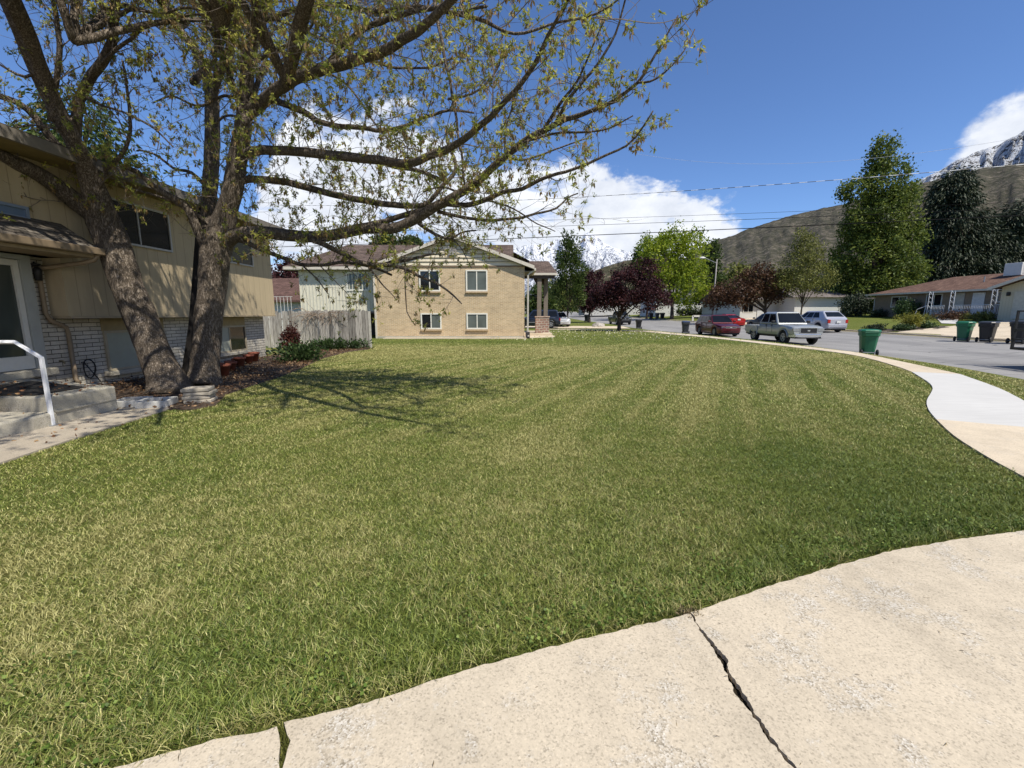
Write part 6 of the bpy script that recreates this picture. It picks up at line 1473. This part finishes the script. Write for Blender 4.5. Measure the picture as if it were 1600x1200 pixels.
# thin stem behind the right trunk, its shade painted as near-black bark
sp, sr = limb([(286,600,9.9,6.5),(291,570,9.9,6),(298,520,9.95,5.5),(303,460,10,5),(307,400,10,4.5),(312,340,10,4),(322,290,10,3)])
sp, sr = smooth(sp, sr); o = thing('thin_tree_stem', 'thin stem behind the right trunk with its shade painted blackish', 'tree', (sp[0].x, sp[0].y, 0)); mm = MB(); rough_tube(mm, sp, sr, 12, .08, 4)
mm.build('trunk', plain('painted_shade_bark', (.010, .008, .007), .95, .3, 10, .6), o, smooth=True)

# ================================================================== plant bed with dry leaves
bed = [G(182,640),(Vector((-6.3, 7.0, 0))),G(262,641),G(300,641),G(338,634),G(352,618),G(392,604),G(430,592),G(462,580),G(505,560),G(545,550),G(577,546),Vector((-6.5,19.95,0)),Vector((-8.98,19.95,0)),Vector((-8.98,7.6,0)),Vector((-6.45,6.95,0))]
P = [(p.x, p.y) for p in bed]
if sum(u[0]*v[1]-v[0]*u[1] for u, v in zip(P, P[1:]+P[:1])) < 0: P.reverse()
tag(MB().prism(P, -.06, .012).build('plant_bed', plain('bed_soil', (.060, .040, .026), .95, .45, 14, 1), None, fix=False), kind='structure')
def inside(P, x, y):
    P = np.asarray(P); c = np.zeros(len(x), bool); j = len(P) - 1
    for i in range(len(P)):
        xi, yi = P[i]; xj, yj = P[j]
        q = ((yi > y) != (yj > y)) & (x < (xj - xi) * (y - yi) / (yj - yi + 1e-12) + xi); c ^= q; j = i
    return c
def scatter(P, n):
    P = np.asarray(P); out = []
    x = RNG.uniform(P[:, 0].min(), P[:, 0].max(), n * 4); y = RNG.uniform(P[:, 1].min(), P[:, 1].max(), n * 4); k = inside(P, x, y); return x[k][:n], y[k][:n]
x, y = scatter(P, 15000); k = (np.array([noise.noise(Vector((a * .8, b * .8, 3))) for a, b in zip(x, y)]) + RNG.normal(size=len(x)) * .25 > -.15); x, y = x[k], y[k]
pts = np.stack([x, y, .02 + .05 * RNG.random(len(x))], 1); ax = unit(len(x)); ax[:, 2] *= .25
tag(leaves('dry_leaves', pts, .046 * (.5 + RNG.random(len(x))), leafmat('dry_leaf', [(0, (.06, .032, .018)), (.5, (.17, .095, .05)), (.85, (.30, .19, .10)), (1, (.42, .32, .2))], .15), None, .6, None, ax), 'dry brown leaves covering the bed under the trees', 'leaf litter', kind='stuff')
# a few on walk, steps and mat
n = 700; x = RNG.uniform(-9, -5.4, n); y = RNG.uniform(3.5, 7.3, n); z = np.where((x < -6.4) & (y > 5.95), .42, np.where((x < -6.45) & (y > 4.9) & (y < 5.95), .21, .03))
k = RNG.random(n) < np.where(z > .3, .9, .25); x, y, z = x[k], y[k], z[k]; ax = unit(len(x)); ax[:, 2] *= .15
tag(leaves('fallen_leaves', np.stack([x, y, z], 1), .042 * (.5 + RNG.random(len(x))), LM['vine'] if False else leafmat('fallen_leaf', [(0, (.10, .04, .02)), (.5, (.24, .11, .05)), (1, (.36, .22, .1))], .1), None, .6, None, ax), 'dry leaves blown over the walk and the landing', 'leaf litter', kind='stuff')
# dead vine over the fence top
m = MB(); rr = random.Random(3)
for k in range(70):
    a = Vector((rr.uniform(-9.6, -7.8), 19.95, rr.uniform(1.45, 1.6))); pts = [a]; d = Vector((rr.uniform(-1, 1), -.3, rr.uniform(-.2, .5))).normalized()
    for q in range(8): d = (d + Vector((rr.gauss(0, .25), rr.gauss(0, .08), rr.gauss(-.12, .2)))).normalized(); pts.append(pts[-1] + d * .10)
    for q in pts: q.y = min(q.y, 19.97)
    m.tube(pts, .006, 3, cap=False)
tag(m.build('dead_vine', plain('vine_bark', (.22, .16, .11), .9, .3), None, fix=False, origin=(-8.7, 19.9, 1.5)), 'tangle of bare vine stems over the top of the board fence', 'vine')

# ================================================================== grass
lawn_px = [(0,1262),(60,1240),(180,1200),(300,1166),(440,1131),(520,1111),(600,1089),(700,1056),(800,1026),(900,1001),(980,982),(1080,958),(1140,936),(1200,916),(1300,886),(1400,859),(1500,842),(1600,829),(1740,812),(1680,788),(1600,745),(1540,712),(1490,680),(1463,655),(1451,640),(1448,626),(1455,613),(1457,605),(1449,596),(1425,581),(1400,572),(1350,558),(1300,549.5),(1215,539.5),(1130,530),(1085,525.5),(1040,521.5),(1005,518)]
lawn = [G(a, b) for a, b in lawn_px] + [Vector((9.5, 41, 0)), Vector((3, 44, 0)), Vector((3, 29.2, 0)), Vector((.9, 27.0, 0)), Vector((-8.0, 27.0, 0)), Vector((-8.6, 20.3, 0)), Vector((-6.4, 19.9, 0))] + [G(a, b) for a, b in [(577,546),(545,550),(505,560),(462,580),(430,592),(392,604),(352,618),(338,634),(300,641),(262,641)]] + [Vector(p) for p in [(-5.52, 6.2, 0), (-5.45, 5.3, 0), (-5.32, 4.33, 0), (-5.0, 2.0, 0), (-4.5, .6, 0), (-1.8, 1.05, 0)]]
LP = [(p.x, p.y) for p in lawn]
verge = [(p.x, p.y) for p in dense(OU)] + [(xn(y) - .25, y) for y in np.arange(44, 6, -1.0)]
def grass():
    N = 900000; u = RNG.random(N); r0, r1, rc = 1.35, 34., 3.2
    # radial density: constant inside rc, then falling with the square of the distance
    rs = np.linspace(r0, r1, 2000); w = np.where(rs < rc, 1, (rc / rs) ** 2.05) * rs; c = np.cumsum(w); c /= c[-1]; r = np.interp(u, c, rs)
    a = RNG.uniform(R(-60), R(56), N); x, y = r * np.sin(a), r * np.cos(a)
    k = inside(LP, x + RNG.normal(size=N) * .012, y + RNG.normal(size=N) * .012) | inside(verge, x, y); x, y, r = x[k], y[k], r[k]; n = len(x)
    pn = np.array([noise.noise(Vector((a_ * 1.3, b_ * 1.3, 0))) for a_, b_ in zip(x[::1], y[::1])]) ; p2 = np.array([noise.noise(Vector((a_ * 6, b_ * 6, 5))) for a_, b_ in zip(x, y)])
    # distance to the driveway edge: taller, greener fringe with a dry rim
    ex = np.array([p.x for p in E]); ey = np.array([p.y for p in E]); ye = np.interp(x, ex, ey); de = y - ye
    fr = np.exp(-np.clip(de, 0, 9) / .5)
    h = (.008 + .014 * RNG.random(n) + .014 * np.clip(p2 + .05, 0, 1) + .026 * fr * (1 + .6 * p2)) * (1 + .25 * np.clip(r / 12, 0, 1))
    wd = np.maximum(.0013 + .0009 * RNG.random(n), r * .00042)
    z = np.array([H(a_, b_) for a_, b_ in zip(x, y)])
    f = RNG.uniform(0, 2 * math.pi, n); lean = .010 + h * (.3 + 1.3 * RNG.random(n)); la = f + RNG.uniform(-1.4, 1.4, n)
    bx, by = np.cos(f) * wd, np.sin(f) * wd; lx, ly = -np.sin(la) * lean, np.cos(la) * lean
    V = np.empty((n, 5, 3)); V[:, 0] = np.stack([x - bx, y - by, z - .004], 1); V[:, 1] = np.stack([x + bx, y + by, z - .004], 1)
    V[:, 2] = np.stack([x - bx * .8 + lx * .35, y - by * .8 + ly * .35, z + h * .6], 1); V[:, 3] = np.stack([x + bx * .8 + lx * .35, y + by * .8 + ly * .35, z + h * .6], 1); V[:, 4] = np.stack([x + lx, y + ly, z + h], 1)
    i = np.arange(n)[:, None] * 5; T = np.concatenate([i + [0, 1, 3], i + [0, 3, 2], i + [2, 3, 4]], 0)
    t = NT('grass_blades'); a_ = t.attr('rnd'); p = t.pos('World'); s = t.sep(p)
    green = t.ramp(a_, [(0, (.045, .072, .010)), (.35, (.115, .158, .026)), (.75, (.235, .285, .060)), (1, (.42, .44, .12))])
    dry = t.ramp(a_, [(0, (.18, .165, .050)), (.5, (.37, .345, .125)), (1, (.62, .58, .25))])
    big = t.noise(p, .35, 6, .65); med = t.noise(p, 2.4, 6, .7); fi = t.noise(p, 14, 3, .6)
    # narrow pale wheel lines left by the mower, fanning from the front to the far right
    lx = t.math('SUBTRACT', t.math('MULTIPLY', s[0], .889), t.math('MULTIPLY', s[1], .459)); lx = t.math('ADD', lx, t.math('MULTIPLY', t.noise(p, .3, 1), .35))
    fq = t.math('FRACT', t.math('DIVIDE', lx, .80)); pul = t.math('SUBTRACT', 1, t.math('MULTIPLY', t.math('ABSOLUTE', t.math('SUBTRACT', fq, .5)), 5.5), clamp=True)
    alt = t.math('GREATER_THAN', t.math('FRACT', t.math('DIVIDE', lx, 1.6)), .5)
    zone = t.math('MULTIPLY', t.rng(s[1], 4.0, 9.0, 0, 1), t.rng(s[1], 21, 24, 1, 0)); zone = t.math('MULTIPLY', zone, t.rng(t.noise(p, .5, 3), .35, .6, .25, 1))
    line = t.math('MULTIPLY', t.math('ADD', t.math('MULTIPLY', pul, .8), t.math('MULTIPLY', alt, .35)), zone)
    bandy = t.math('MULTIPLY', t.math('MULTIPLY', t.rng(s[1], 14, 17.5, 0, 1), t.rng(s[1], 20.5, 22, 1, 0)), t.rng(t.noise(t.map(p, (.35, 1, 1)), .8, 5), .4, .6, 0, 1))
    rough = t.rng(s[1], 21.5, 24, 0, 1)
    extra = t.math('SUBTRACT', t.math('ADD', t.math('MULTIPLY', line, .26), t.math('MULTIPLY', bandy, .30)), t.math('MULTIPLY', rough, .05))
    q = t.math('ADD', t.math('ADD', t.math('ADD', t.math('MULTIPLY', big, 1.1), t.math('MULTIPLY', t.math('SUBTRACT', med, .11), 1.1)), t.math('MULTIPLY', extra, 5.5)), t.math('MULTIPLY', fi, .30))
    q = t.math('ADD', q, t.math('MULTIPLY', t.attr('dry'), .55))
    pr = t.rng(q, .88, 1.62, 0, 1); pick = t.math('GREATER_THAN', pr, t.math('FRACT', t.math('MULTIPLY', a_, 37.7)))
    gv = t.ramp(t.noise(p, .8, 5, .65), [(.35, (.78, .86, .80)), (.65, (1.18, 1.10, 1.12))]); green = t.mix(1, green, gv, 'MULTIPLY'); col = t.mix(pick, green, dry); t.done(col, .5, .3)
    tr = t.N.new('ShaderNodeBsdfTranslucent'); t.L.new(col, tr.inputs[0]); ms = t.N.new('ShaderNodeMixShader'); ms.inputs[0].default_value = .18
    t.L.new(t.b.outputs[0], ms.inputs[1]); t.L.new(tr.outputs[0], ms.inputs[2]); t.L.new(ms.outputs[0], t.out.inputs[0])
    rim = 1.5 * np.exp(-np.clip(de, 0, 9) / .055) * (RNG.random(n) < .85) * np.clip(.7 + 1.6 * p2, .2, 1.4) - .35 * fr + .5 * np.exp(-((x - .45) ** 2 + (y - 5.2) ** 2 / 1.2) / .25) + .4 * np.exp(-((x + .1) ** 2 + (y - 4.6) ** 2) / .15)
    for px, py, am, rd in ((90, 860, .55, .7), (40, 1010, .5, .35), (330, 780, .4, .8), (860, 700, .55, .5), (760, 790, .5, .35), (560, 860, .3, .5), (1010, 640, .3, .8), (250, 930, .3, .35)):
        c_ = G(px, py); rim = rim + am * np.exp(-((x - c_.x) ** 2 + (y - c_.y) ** 2) / rd ** 2) * (.6 + 1.2 * np.clip(p2 + .3, 0, 1))
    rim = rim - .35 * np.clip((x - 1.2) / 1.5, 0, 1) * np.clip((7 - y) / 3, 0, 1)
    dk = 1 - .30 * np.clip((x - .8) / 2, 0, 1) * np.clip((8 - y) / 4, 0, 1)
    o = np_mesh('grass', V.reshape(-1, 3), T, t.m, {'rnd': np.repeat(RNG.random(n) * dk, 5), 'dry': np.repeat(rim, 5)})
    tag(o, 'mown lawn grass with dry straw coloured patches', 'grass', kind='stuff'); print('blades', n)
grass()
# weeds: joint, crack mouth, clover tufts at the lawn edge
def tufts(name, label, pts, n, h, mat, spread=.02, cat='weeds'):
    P = []; 
    for p in pts:
        for k in range(n): P.append((p[0] + RNG.normal() * spread, p[1] + RNG.normal() * spread, -.005))
    P = np.array(P); ax = unit(len(P)) * .5 + np.array([0, 0, 1.0]); o = leaves(name, P, h * (.5 + RNG.random(len(P))), mat, None, .16, None, ax, fold=.1); return tag(o, label, cat, kind='stuff')
jp = [jnt[0].lerp(jnt[1], k / 6) for k in range(7)] + [jnt[1].lerp(jnt[2], k / 7) for k in range(8)]
tufts('joint_weeds', 'grass growing in the driveway joint', [(p.x, p.y) for p in jp], 40, .030, LM['olive'], .011)
tufts('crack_weeds', 'dry stems at the mouth of the driveway crack', [(crk[0].x + .01 * k, crk[0].y + .01) for k in range(-4, 5)], 14, .045, leafmat('straw', [(0, (.14, .10, .05)), (1, (.42, .34, .2))], .1), .02)
# clover and low weeds thick along the driveway edge
n = 7000; x = RNG.uniform(-2.5, 6.5, n); ye = np.interp(x, [p.x for p in E], [p.y for p in E]); y = ye + .03 + RNG.exponential(.32, n); w = np.array([noise.noise(Vector((a * 2.2, b * 2.2, 9))) for a, b in zip(x, y)])
k = inside(LP, x, y) & (w + .25 * (x > 1.0) > .12); x, y = x[k], y[k]; ax = unit(len(x)); ax[:, 2] = np.abs(ax[:, 2]) * .3
tag(leaves('clover', np.stack([x, y, .022 + .022 * RNG.random(len(x))], 1), .015 * (.6 + .8 * RNG.random(len(x))), leafmat('clover_leaf', [(0, (.045, .08, .012)), (.6, (.10, .16, .025)), (1, (.24, .30, .07))], .2), None, 1.0, None, ax), 'clover and low weeds along the edge of the lawn', 'weeds', kind='stuff')
# dandelion heads over the far lawn
x = RNG.uniform(-2, 13.0, 2600); y = RNG.uniform(24, 41, 2600); k = inside(LP, x, y) & (RNG.random(2600) < np.clip((y - 22) / 12, 0, 1)); x, y = x[k], y[k]
ax = unit(len(x)); tag(leaves('dandelions', np.stack([x, y, .07 + .06 * RNG.random(len(x))], 1), .07 * (.6 + .8 * RNG.random(len(x))), leafmat('dandelion', [(0, (.40, .38, .10)), (.5, (.55, .52, .30)), (1, (.62, .60, .50))], .2), None, 1.0, None, ax), 'pale dandelion heads dotting the far lawn', 'flowers', kind='stuff')
# straw and grit on the slabs
n = 520; x = RNG.uniform(-3, 4.5, n); y = RNG.uniform(.9, 4.2, n); ye = np.interp(x, [p.x for p in E], [p.y for p in E]); k = y < ye + .02; x, y = x[k], y[k]; ax = unit(len(x)); ax[:, 2] *= .05
tag(leaves('grass_clippings', np.stack([x, y, np.full(len(x), ZD + .003)], 1), .022 * (.4 + RNG.random(len(x))), leafmat('clipping', [(0, (.06, .045, .03)), (.6, (.16, .11, .06)), (1, (.35, .28, .16))], .1), None, .12, None, ax), 'stray dry clippings on the driveway', 'clippings', kind='stuff')
